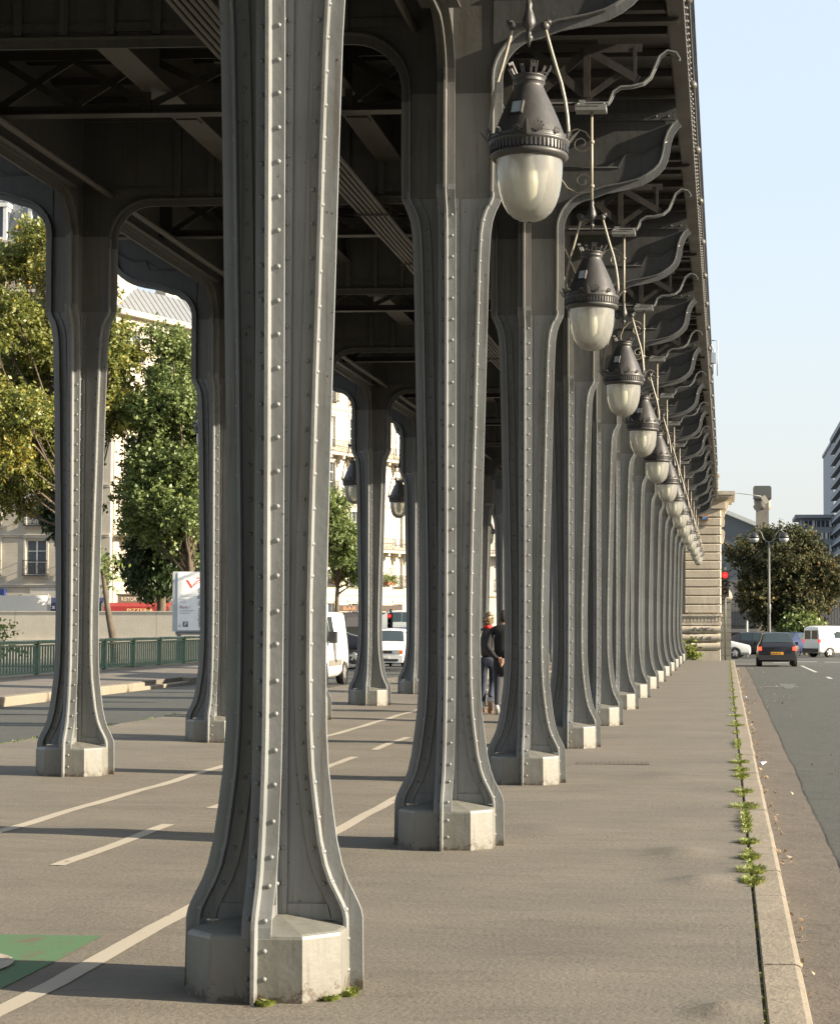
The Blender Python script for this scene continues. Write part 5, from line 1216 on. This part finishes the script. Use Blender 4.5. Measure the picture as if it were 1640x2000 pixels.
# ------------------------------------------------------------------ vehicles
TYRE = simple('tyre', (0.018, 0.018, 0.018), 0.85); RIM = simple('alloy', (0.42, 0.42, 0.42), 0.35, 0.6)
CGLASS = flat('car_glass', (0.03, 0.045, 0.05), 0.05); TRIMB = simple('bumper_black', (0.025, 0.025, 0.027), 0.6)
def vehicle(name, loc, rz, label, cat, paint, st, W, wheels, wr=0.30, glass=None, group=None, side_glass=(), front_glass=True, rear_glass=True, lights_on=False, front_lights=True, plate='yellow', extra=None):
    """st: stations along y (front at -y): (y, zbottom, zbelt, halfwidth, zroof, halfroof)"""
    t = thing(name, loc, label, cat, group, rz=R(rz))
    m = MB(); n = 7; vs = []
    def ring(s):
        y, zb, zl, hw, zr_, hr = s
        h = [(hw*0.86, zb), (hw, zb+0.12), (hw*1.01, (zb+zl)*0.5+0.04), (hw*0.97, zl), (hr, zr_-0.03 if zr_ > zl+0.1 else zr_-0.01), (hr*0.8, zr_)]
        return [(x, y, z) for x, z in h] + [(0, y, zr_+0.015)] + [(-x, y, z) for x, z in reversed(h)]
    rings = [ring(s) for s in st]; k = len(rings[0])
    for r in rings: vs += r
    fs = [tuple(range(k)), tuple(reversed(range(k*(len(rings)-1), k*len(rings))))]
    for i in range(len(rings)-1):
        for j in range(k): fs.append((i*k+j, i*k+(j+1) % k, (i+1)*k+(j+1) % k, (i+1)*k+j))
    m.add(vs, fs)
    body = m.build('body', paint, t)
    bv = body.modifiers.new('bevel', 'BEVEL'); bv.width = 0.03; bv.segments = 2; bv.limit_method = 'ANGLE'; bv.angle_limit = R(22)
    for p in body.data.polygons: p.use_smooth = True
    def quad_on(i, j, a, b, c, d, off):
        """patch on the loft face between rings i,i+1 and ring verts j,j+1 ; a..b along length, c..d across"""
        p00, p01 = Vector(rings[i][j]), Vector(rings[i][j+1]); p10, p11 = Vector(rings[i+1][j]), Vector(rings[i+1][j+1])
        f = lambda u, v: (p00*(1-u)+p10*u)*(1-v) + (p01*(1-u)+p11*u)*v
        q = [f(a, c), f(b, c), f(b, d), f(a, d)]; nn = (q[1]-q[0]).cross(q[3]-q[0]).normalized()
        cen = Vector((0, (p00.y+p10.y)/2, 0.8))
        if nn.dot((q[0]+q[2])/2 - cen) < 0: nn = -nn
        return [x + nn*off for x in q]
    gname = glass or CGLASS
    for (i, a, b) in side_glass:
        for j, nm in ((3, 'side_window'), (k-5, 'side_window')):
            g = MB(); c, d = (0.06, 0.9) if j == 3 else (0.1, 0.94)
            g.add(quad_on(i, j, a, b, c, d, 0.012), [(0, 1, 2, 3)]); g.build(nm, gname, t, fixn=False)
    def cross_glass(i, nm, a=0.06, b=0.94):
        g = MB()
        for j in (4, 5, 6, 7): 
            if j < k-1:
                c, d = (0.3, 1.0) if j == 4 else ((0, 1) if j in (5, 6) else (0, 0.7))
                g.add(quad_on(i, j, a, b, c, d, 0.014), [(0, 1, 2, 3)])
        g.build(nm, gname, t, fixn=False)
    for i, s in enumerate(st[:-1]):
        rise = (st[i+1][4]-s[4])
        if rise > 0.28 and front_glass: cross_glass(i, 'windscreen')
        if rise < -0.28 and rear_glass: cross_glass(i, 'rear_window')
    yf, yr = st[0][0], st[-1][0]; hw = W/2
    wm = MB(); wm.lathe([(wr*0.62, -0.1), (wr*0.9, -0.1), (wr, -0.07), (wr, 0.07), (wr*0.9, 0.1), (wr*0.62, 0.1)], 24, (0, 0, 0), Matrix.Rotation(R(90), 4, 'Y'), cap=False)
    rm = MB(); rm.lathe([(wr*0.62, 0.09), (wr*0.60, 0.07), (wr*0.2, 0.075), (0, 0.085)], 20, (0, 0, 0), Matrix.Rotation(R(90), 4, 'Y'))
    for q in range(5):
        M = Matrix.Rotation(R(72*q), 4, 'X'); rm.box(0.07, 0.095, -0.035, 0.035, 0.05, wr*0.6, M)
    hb = MB(); hb.lathe([(wr*0.60, 0.07), (0, 0.03)], 20, (0, 0, 0), Matrix.Rotation(R(90), 4, 'Y'))
    wme, rme = wm.mesh('tyre', TYRE), rm.mesh('rim', RIM)
    for wy in wheels:
        for sg in (-1, 1):
            wh = bpy.data.objects.new('wheel', wme); COL.objects.link(wh); wh.parent = t; wh.location = (sg*(hw-0.1), wy, wr)
            if sg < 0: wh.rotation_euler = (0, 0, math.pi)
            ri = bpy.data.objects.new('rim', rme); COL.objects.link(ri); ri.parent = wh
            a = MB(); a.lathe([(wr*1.12, -0.03), (wr*1.14, 0.02)], 26, (sg*(hw-0.012), wy, wr), Matrix.Rotation(R(90), 4, 'Y'), cap=False); a.build('wheel_arch', BLACK, t)
    return t
def add_part(t, name, mat, boxes, parent=None):
    m = MB()
    for b in boxes: m.box(*b)
    return m.build(name, mat, parent or t)
CPNT = lambda nm, c, r=0.3: simple(nm, c, r, 0, 0.03)
ORANGE_PLATE = flat('yellow_plate', (0.75, 0.36, 0.03), 0.5)
TAILR = flat('tail_lamp_lit', (0.5, 0.01, 0.01), 0.3, (1.0, 0.05, 0.02), 1.6)
# black hatchback going away (front towards +Y so rotate by 180)
st = [(-1.75, 0.28, 0.55, 0.66, 0.62, 0.58), (-1.70, 0.22, 0.66, 0.76, 0.70, 0.64), (-0.95, 0.20, 0.84, 0.80, 0.90, 0.68), (-0.45, 0.20, 0.88, 0.81, 1.36, 0.56), (0.1, 0.20, 0.89, 0.81, 1.41, 0.575), (1.25, 0.20, 0.90, 0.80, 1.39, 0.565), (1.66, 0.24, 0.92, 0.78, 0.97, 0.66), (1.75, 0.28, 0.80, 0.76, 0.84, 0.66)]
NAVYC = CPNT('blue_black_paint', (0.018, 0.019, 0.026), 0.25)
bk = vehicle('hatchback_car', (2.12, 81.6, rz_(81)), 0, 'small black hatchback with lit tail lamps driving away on the right road', 'car', NAVYC, st, 1.62, (-1.15, 1.15), 0.29, side_glass=((3, 0.1, 0.95), (4, 0.03, 0.9)), front_glass=False)
bk.rotation_euler = (0, 0, math.pi)
for sg in (-1, 1):
    add_part(bk, 'tail_lamp', TAILR, [(sg*0.64, sg*0.79, 1.70, 1.79, 0.68, 0.82)])
    add_part(bk, 'door_mirror', NAVYC, [(sg*0.82, sg*0.95, -0.62, -0.52, 0.88, 1.0)])
# the mesh's rear (+y local) looks at the camera after turning round
npl = add_part(bk, 'number_plate', ORANGE_PLATE, [(-0.26, 0.26, 1.752, 1.765, 0.50, 0.61)])
text_mesh('plate_lettering', '9852 RD 75', 0.09, DKT, npl, (0.24, 1.767, 0.52), (R(90), 0, math.pi), 0.9, 0.002)
add_part(bk, 'rear_bumper', TRIMB, [(-0.76, 0.76, 1.70, 1.82, 0.28, 0.48)])
add_part(bk, 'headrest', TRIMB, [(-0.45, -0.2, 0.3, 0.4, 0.95, 1.2), (0.2, 0.45, 0.3, 0.4, 0.95, 1.2)])
# silver saloon crossing, nose to the right
SILV = CPNT('silver_paint', (0.40, 0.42, 0.41), 0.25)
st2 = [(-2.15, 0.30, 0.52, 0.68, 0.58, 0.60), (-2.08, 0.22, 0.66, 0.80, 0.72, 0.66), (-1.1, 0.20, 0.88, 0.85, 0.95, 0.72), (-0.25, 0.20, 0.93, 0.86, 1.40, 0.60), (0.3, 0.20, 0.94, 0.86, 1.45, 0.61), (1.0, 0.20, 0.94, 0.86, 1.42, 0.60), (1.8, 0.22, 0.95, 0.84, 1.02, 0.68), (2.12, 0.28, 0.90, 0.80, 0.95, 0.66)]
sv = vehicle('saloon_car', (-0.8, 104.5, rz_(104)), 90, 'silver saloon car emerging from behind the stone pier', 'car', SILV, st2, 1.74, (-1.3, 1.3), 0.31, side_glass=((2, 0.45, 0.97), (3, 0.05, 0.97), (4, 0.03, 0.9)))
add_part(sv, 'side_moulding', TRIMB, [(-0.885, -0.875, -1.0, 1.1, 0.50, 0.56)]); add_part(sv, 'headlamp', FRAMEW, [(sg*0.50, sg*0.74, -2.14, -2.08, 0.56, 0.68) for sg in (-1, 1)])
DKB = CPNT('dark_blue_paint', (0.02, 0.03, 0.08), 0.25); DKC = CPNT('dark_car_paint', (0.025, 0.022, 0.024), 0.25)
v = vehicle('parked_car', (1.9, 107.5, rz_(107)), 80, 'dark car glimpsed between the silver saloon and the black hatchback', 'car', DKC, st2, 1.74, (-1.3, 1.3), 0.31, side_glass=((3, 0.05, 0.97), (4, 0.03, 0.9)))
v = vehicle('parked_car', (4.2, 117.5, rz_(117)), 150, 'dark blue car between the black hatchback and the white van', 'car', DKB, st2, 1.74, (-1.3, 1.3), 0.31, side_glass=((3, 0.05, 0.97), (4, 0.03, 0.9)))
# white small van, right, seen rear and side
WHT = CPNT('white_van_paint', (0.72, 0.72, 0.70), 0.3)
st3 = [(-2.0, 0.30, 0.60, 0.66, 0.66, 0.60), (-1.92, 0.24, 0.72, 0.78, 0.78, 0.66), (-1.15, 0.22, 0.98, 0.80, 1.06, 0.70), (-0.7, 0.22, 1.02, 0.81, 1.62, 0.62), (-0.35, 0.22, 1.03, 0.81, 1.78, 0.66), (1.7, 0.22, 1.05, 0.81, 1.80, 0.70), (2.0, 0.26, 1.05, 0.79, 1.72, 0.68)]
v3 = vehicle('white_van', (6.55, 112, rz_(112)), 124, 'small white van with rear doors turning at the crossroads on the right', 'van', WHT, st3, 1.66, (-1.3, 1.3), 0.30, side_glass=((3, 0.1, 0.9),), rear_glass=False)
RG = flat('van_glass', (0.09, 0.075, 0.055), 0.15)
for x0, x1 in ((-0.62, -0.06), (0.06, 0.62)): add_part(v3, 'rear_door_window', RG, [(x0, x1, 2.0, 2.012, 1.05, 1.55)])
add_part(v3, 'side_window', CGLASS, [(0.80, 0.83, 0.2, 0.85, 1.12, 1.48), (-0.83, -0.80, 0.2, 0.85, 1.12, 1.48)])
for sg in (-1, 1): add_part(v3, 'tail_lamp', flat('tail_lamp_dull', (0.5, 0.03, 0.03), 0.3, (0.8, 0.03, 0.02), 0.5), [(sg*0.66, sg*0.80, 1.9, 2.015, 0.85, 1.05)])
add_part(v3, 'rear_bumper', TRIMB, [(-0.78, 0.78, 1.95, 2.08, 0.30, 0.52)]); add_part(v3, 'side_moulding', simple('grey_trim', (0.25, 0.24, 0.22)), [(0.815, 0.83, -0.9, 0.9, 0.50, 0.58), (-0.83, -0.815, -0.9, 0.9, 0.50, 0.58)])
# white van on the left road, coming towards the camera
st4 = [(-2.1, 0.30, 0.70, 0.74, 0.78, 0.66), (-2.0, 0.24, 0.86, 0.86, 0.92, 0.74), (-1.35, 0.22, 1.08, 0.90, 1.16, 0.78), (-0.75, 0.22, 1.12, 0.91, 1.78, 0.70), (-0.3, 0.22, 1.13, 0.91, 1.90, 0.75), (1.7, 0.22, 1.14, 0.91, 1.93, 0.79), (2.1, 0.28, 1.14, 0.88, 1.84, 0.76)]
v4 = vehicle('white_delivery_van', (-11.15, 50.1, -0.07), 0, 'white delivery van on the left road half hidden by the foreground column', 'van', WHT, st4, 1.86, (-1.25, 1.35), 0.32, side_glass=((3, -0.6, 0.95), (4, 0.02, 0.26)), rear_glass=False)
add_part(v4, 'door_mirror', TRIMB, [(0.93, 1.12, -0.82, -0.62, 1.12, 1.42), (-1.12, -0.93, -0.82, -0.62, 1.12, 1.42)])
add_part(v4, 'side_moulding', simple('mould_grey', (0.16, 0.15, 0.13)), [(0.915, 0.94, -0.75, 0.9, 0.52, 0.68)]); add_part(v4, 'sliding_door_panel', simple('panel_white', (0.66, 0.70, 0.70), 0.3, 0, 0.03), [(0.918, 0.925, 0.55, 1.0, 0.75, 1.12)])
add_part(v4, 'front_bumper', TRIMB, [(-0.8, 0.8, -2.16, -2.05, 0.3, 0.55)])
# white car facing the camera
st5 = [(-1.85, 0.28, 0.50, 0.66, 0.58, 0.60), (-1.80, 0.20, 0.66, 0.78, 0.72, 0.66), (-0.95, 0.20, 0.86, 0.81, 0.93, 0.70), (-0.35, 0.20, 0.90, 0.82, 1.36, 0.56), (0.2, 0.20, 0.91, 0.82, 1.42, 0.575), (1.3, 0.20, 0.92, 0.81, 1.38, 0.56), (1.75, 0.26, 0.92, 0.78, 0.98, 0.66)]
v5 = vehicle('white_car', (-12.5, 71.6, -0.09), 0, 'white saloon car coming towards the camera on the left road between two columns', 'car', WHT, st5, 1.66, (-1.2, 1.2), 0.29, side_glass=((3, 0.1, 0.95), (4, 0.03, 0.9)))
add_part(v5, 'grille', TRIMB, [(-0.36, 0.36, -1.885, -1.80, 0.53, 0.64)]); add_part(v5, 'lower_intake', TRIMB, [(-0.6, 0.6, -1.895, -1.84, 0.24, 0.33)])
add_part(v5, 'front_bumper', WHT, [(-0.76, 0.76, -1.885, -1.75, 0.20, 0.46)]); add_part(v5, 'number_plate', FRAMEW, [(-0.26, 0.26, -1.90, -1.886, 0.36, 0.46)])
for sg in (-1, 1):
    add_part(v5, 'headlamp', flat('headlamp_glass', (0.35, 0.4, 0.42), 0.1), [(sg*0.40, sg*0.62, -1.88, -1.76, 0.52, 0.65)]); add_part(v5, 'indicator', flat('orange_lens', (0.8, 0.2, 0.03), 0.3), [(sg*0.625, sg*0.76, -1.87, -1.68, 0.52, 0.65)])
    add_part(v5, 'door_mirror', WHT, [(sg*0.82, sg*0.96, -0.5, -0.4, 0.88, 1.02)])
v = vehicle('parked_car', (-13.0, 79.5, -0.2), 80, 'dark blue car roof showing above the white car on the left', 'car', DKB, [(a, b, c+0.0, d, e+0.12, f) for a, b, c, d, e, f in st2], 1.74, (-1.3, 1.3), 0.31, side_glass=((3, 0.05, 0.97), (4, 0.03, 0.9)))
v = vehicle('parked_car', (-17.6, 84, -0.25), 100, 'dark car behind the bollard and the white delivery van', 'car', DKC, [(a, b, c+0.1, d, e+0.35, f) for a, b, c, d, e, f in st2], 1.74, (-1.3, 1.3), 0.33, side_glass=((3, 0.05, 0.97), (4, 0.03, 0.9)))
v = vehicle('parked_car', (-17.2, 104, 0.5), 95, 'silver estate car behind the red traffic light on the left', 'car', SILV, [(a, b, c+0.1, d, e+0.25, f) for a, b, c, d, e, f in st2], 1.74, (-1.3, 1.3), 0.33, side_glass=((3, 0.05, 0.97), (4, 0.03, 0.9)))
# box lorry behind the wall
lo = thing('box_lorry', (-42.6, 113, 0.3), 'white box lorry parked behind the concrete wall at far left', 'lorry', rz=R(24))
m = MB(); m.box(-3.6, 2.1, 0, 2.3, 0.9, 2.85); m.build('cargo_box', WHT, lo); m = MB(); m.box(2.12, 2.3, 0.05, 2.2, 0.85, 2.86); m.build('rear_door_frame', simple('alu', (0.4, 0.42, 0.43), 0.4, 0.4), lo)
m = MB(); m.prism([(-5.2, 0.5), (-3.65, 0.5), (-3.65, 2.4), (-4.5, 2.4), (-5.1, 1.5)], 0.1, 2.2); m.build('cab', WHT, lo)
for x in (-4.5, 1.0):
    m = MB(); m.lathe([(0.2, -0.12), (0.4, -0.12), (0.4, 0.12), (0.2, 0.12)], 18, (x, 0.1, 0.4), Matrix.Rotation(R(90), 4, 'X')); m.build('wheel', TYRE, lo)
# ------------------------------------------------------------------ people
SKIN = simple('skin', (0.42, 0.24, 0.17), 0.5); JEANS = simple('denim', (0.02, 0.028, 0.05), 0.8, 0, 0.3, 20); CUFF = simple('denim_cuff', (0.40, 0.42, 0.45), 0.8)
BJK = simple('black_jacket', (0.02, 0.02, 0.022), 0.4, 0, 0.3, 15); COAT = simple('charcoal_coat', (0.010, 0.010, 0.012), 0.85, 0, 0.2, 15); TROU = simple('dark_trousers', (0.018, 0.02, 0.03), 0.8)
BLOND = simple('blond_hair', (0.15, 0.105, 0.055), 0.5, 0, 0.35, 60); REDS = simple('red_scarf', (0.55, 0.03, 0.03), 0.8); TAN = simple('tan_shoe', (0.30, 0.16, 0.08), 0.6); GSHOE = simple('pale_shoe', (0.35, 0.35, 0.33), 0.6)
DHAIR = simple('dark_hair', (0.03, 0.022, 0.018), 0.6)
def skin_mesh(name, chains, mat, parent, sub=2):
    """chains: list of lists of (x,y,z,rx,ry); joints with equal coordinates merge"""
    idx = {}; vs = []; rs = []; es = []
    for ch in chains:
        prev = None
        for (x, y, z, rx, ry) in ch:
            key = (round(x, 4), round(y, 4), round(z, 4))
            if key not in idx: idx[key] = len(vs); vs.append((x, y, z)); rs.append((rx, ry))
            i = idx[key]
            if prev is not None: es.append((prev, i))
            prev = i
    me = bpy.data.meshes.new(name); me.from_pydata(vs, es, []); o = bpy.data.objects.new(name, me); COL.objects.link(o); o.parent = parent
    md = o.modifiers.new('skin', 'SKIN'); md.use_smooth_shade = True
    for i, r in enumerate(rs): me.skin_vertices[0].data[i].radius = r
    me.skin_vertices[0].data[0].use_root = True
    sb_ = o.modifiers.new('sub', 'SUBSURF'); sb_.levels = sub; sb_.render_levels = sub
    dg = bpy.context.evaluated_depsgraph_get(); dg.update(); me2 = bpy.data.meshes.new_from_object(o.evaluated_get(dg)); o.modifiers.clear()
    o.data = me2; me2.materials.clear(); me2.materials.append(mat)
    for p in me2.polygons: p.use_smooth = True
    return o
def head(parent, c, hair, longh=False):
    x, y, z = c; m = MB()
    m.lathe([(0.0, -0.125), (0.035, -0.118), (0.058, -0.085), (0.070, -0.03), (0.077, 0.03), (0.072, 0.075), (0.05, 0.108), (0.0, 0.12)], 20, c, Matrix.Diagonal((1, 1.2, 1, 1)))
    m.lathe([(0.0, -0.015), (0.012, 0), (0.0, 0.02)], 8, (x, y+0.095, z-0.02))     # nose, facing away from the camera
    for sg in (-1, 1): m.lathe([(0.0, -0.03), (0.014, -0.01), (0.016, 0.012), (0, 0.03)], 8, (x+sg*0.078, y, z-0.01), Matrix.Diagonal((0.5, 1.3, 1, 1)))
    for sg in (-1, 1): m.lathe([(0.0, -0.01), (0.012, 0), (0.0, 0.01)], 8, (x+sg*0.03, y+0.082, z+0.005))
    m.box(x-0.025, x+0.025, y+0.075, y+0.088, z-0.065, z-0.055)
    m.tube([(x, y-0.01, z-0.20), (x, y-0.005, z-0.08)], 0.05, 10)
    return m.build('head_skin', SKIN, parent)
pw = thing('person', (-4.10, 33.2, gz(-4.1)), 'woman with blond bun, red scarf, black jacket and turned-up jeans walking away', 'person')
skin_mesh('body', [[(0, 0.0, 1.00, .13, .10), (0, 0.0, 0.93, .15, .12)],
    [(0, 0.0, 0.93, .15, .12), (-0.085, 0.0, 0.84, .095, .10), (-0.09, 0.03, 0.50, .062, .07), (-0.085, -0.06, 0.16, .045, .048)],
    [(0, 0.0, 0.93, .15, .12), (0.085, 0.02, 0.84, .095, .10), (0.07, 0.10, 0.50, .062, .07), (0.05, -0.10, 0.24, .045, .048)]], JEANS, pw)
skin_mesh('jacket', [[(0, 0, 0.94, .155, .115), (0, 0, 1.10, .135, .10), (0, 0, 1.28, .165, .11), (0, 0, 1.42, .13, .085), (0, 0, 1.49, .06, .055)],
    [(0, 0, 1.42, .13, .085), (-0.17, 0, 1.39, .062, .062), (-0.225, -0.03, 1.14, .048, .05), (-0.20, 0.10, 0.93, .038, .04)],
    [(0, 0, 1.42, .13, .085), (0.17, 0, 1.39, .062, .062), (0.215, -0.03, 1.14, .048, .05), (0.20, 0.10, 0.95, .038, .04)]], BJK, pw)
head(pw, (0, 0.02, 1.60), BLOND)
m = MB(); m.lathe([(0.0, -0.10), (0.055, -0.085), (0.078, -0.03), (0.088, 0.03), (0.08, 0.085), (0.052, 0.122), (0, 0.135)], 20, (0, 0.0, 1.60), Matrix.Diagonal((1, 1.15, 1, 1)))
m.lathe([(0, -0.05), (0.04, -0.03), (0.052, 0), (0.04, 0.03), (0, 0.05)], 14, (0.02, -0.06, 1.71))
r = random.Random(2)
for k in range(60):
    a = r.uniform(0, 6.28); u = r.uniform(-0.3, 1); q = math.sqrt(1-u*u); p = Vector((0.09*q*math.cos(a), 0.10*q*math.sin(a)-0.01, 1.60+0.13*u)); d = Vector((r.gauss(0, 1), r.gauss(0, 1), r.gauss(0, 1))).normalized()*0.035
    m.tube([p, p+d*0.5, p+d + Vector((0, 0, 0.008))], [0.009, 0.007, 0.003], 5)
m.build('hair', BLOND, pw)
m = MB(); m.lathe([(0.058, -0.035), (0.085, -0.02), (0.088, 0.01), (0.068, 0.035)], 18, (0, 0, 1.485), cap=False); m.build('scarf', REDS, pw)
def hand(parent, c, sg, down=(0, 0, -1)):
    x, y, z = c; m = MB(); m.box(x-0.018, x+0.018, y-0.038, y+0.038, z-0.085, z)
    for i, L in enumerate((0.062, 0.072, 0.067, 0.052)):
        yy = y-0.030+i*0.020; m.tube([(x, yy, z-0.08), (x-sg*0.006, yy, z-0.08-L*0.5), (x-sg*0.022, yy, z-0.08-L)], [0.0095, 0.009, 0.007], 6)
    m.tube([(x, y+0.035, z-0.03), (x-sg*0.01, y+0.06, z-0.06), (x-sg*0.015, y+0.062, z-0.085)], [0.011, 0.010, 0.008], 6)
    return m.build('hand', SKIN, parent)
hand(pw, (-0.20, 0.11, 0.90), -1); hand(pw, (0.20, 0.11, 0.92), 1)
m = MB(); m.tube([(-0.085, -0.062, 0.20), (-0.085, -0.065, 0.125)], 0.058, 12); m.tube([(0.05, -0.10, 0.27), (0.05, -0.115, 0.195)], 0.058, 12); m.build('turned_up_cuffs', CUFF, pw)
def shoe(parent, p, pitch, mat):
    m = MB(); M = Matrix.Translation(p) @ Matrix.Rotation(R(pitch), 4, 'X')
    pr = [(-0.09, 0.0, 0.034, 0.07), (-0.06, 0.0, 0.038, 0.085), (0.02, 0.0, 0.037, 0.075), (0.09, 0.0, 0.044, 0.05), (0.15, 0.005, 0.036, 0.035), (0.17, 0.01, 0.015, 0.025)]
    vs = []
    for y, zb, hw, h in pr: vs += [M @ Vector(v) for v in ((-hw, y, zb), (hw, y, zb), (hw, y, zb+h*0.5), (hw*0.6, y, zb+h), (-hw*0.6, y, zb+h), (-hw, y, zb+h*0.5))]
    fs = [tuple(range(6)), tuple(reversed(range(30, 36)))]
    for i in range(5):
        for j in range(6): fs.append((i*6+j, i*6+(j+1) % 6, i*6+6+(j+1) % 6, i*6+6+j))
    m.add(vs, fs, True); return m.build('shoe', mat, parent)
shoe(pw, (-0.085, -0.06, 0.02), 0, TAN); shoe(pw, (0.05, -0.13, 0.12), -58, TAN)
m = MB(); m.box(-0.29, -0.21, -0.08, 0.22, 0.62, 0.86); m.tube([(-0.25, -0.05, 0.85), (-0.18, -0.10, 1.15), (-0.10, -0.08, 1.42)], 0.012, 6); m.tube([(-0.25, 0.18, 0.85), (-0.2, 0.14, 1.2), (-0.10, 0.05, 1.45)], 0.012, 6)
bgo = m.build('shoulder_bag', simple('grey_bag', (0.12, 0.12, 0.12), 0.6)); bgo.location = pw.location; bgo['label'] = 'grey shoulder bag hanging at the walking woman\'s left hip'; bgo['category'] = 'bag'
pm = thing('person', (-3.80, 32.9, gz(-3.84)), 'man in long charcoal coat walking away with hands clasped behind his back', 'person')
skin_mesh('body', [[(0, 0, 1.0, .14, .11), (0, 0, 0.90, .15, .12)], [(0, 0, 0.90, .15, .12), (-0.09, 0, 0.82, .09, .1), (-0.09, -0.04, 0.46, .068, .072), (-0.085, -0.16, 0.13, .052, .055)], [(0, 0, 0.90, .15, .12), (0.09, 0, 0.82, .09, .1), (0.09, 0.10, 0.46, .068, .072), (0.085, 0.14, 0.12, .052, .055)]], TROU, pm)
skin_mesh('coat', [[(0, 0, 0.62, .215, .17), (0, 0, 0.90, .19, .15), (0, 0, 1.12, .175, .13), (0, 0, 1.34, .19, .12), (0, 0, 1.47, .15, .09), (0, 0.0, 1.54, .07, .065)],
    [(0, 0, 1.47, .15, .09), (-0.2, -0.01, 1.43, .072, .07), (-0.27, -0.10, 1.16, .058, .06), (-0.12, -0.20, 0.97, .045, .045), (-0.05, -0.22, 0.95, .038, .038)],
    [(0, 0, 1.47, .15, .09), (0.2, -0.01, 1.43, .072, .07), (0.27, -0.10, 1.16, .058, .06), (0.12, -0.20, 0.97, .045, .045), (0.05, -0.22, 0.95, .038, .038)]], COAT, pm)
head(pm, (0, 0.04, 1.66), DHAIR)
m = MB(); m.lathe([(0.0, -0.09), (0.055, -0.08), (0.076, -0.03), (0.084, 0.03), (0.076, 0.085), (0.05, 0.118), (0, 0.128)], 18, (0, 0.025, 1.66), Matrix.Diagonal((1, 1.15, 1, 1))); m.build('hair', DHAIR, pm)
h1 = hand(pm, (-0.03, -0.26, 0.98), -1); h2 = hand(pm, (0.015, -0.275, 0.96), 1)
shoe(pm, (-0.085, -0.17, 0.06), -35, GSHOE); shoe(pm, (0.085, 0.14, 0.02), 0, GSHOE)
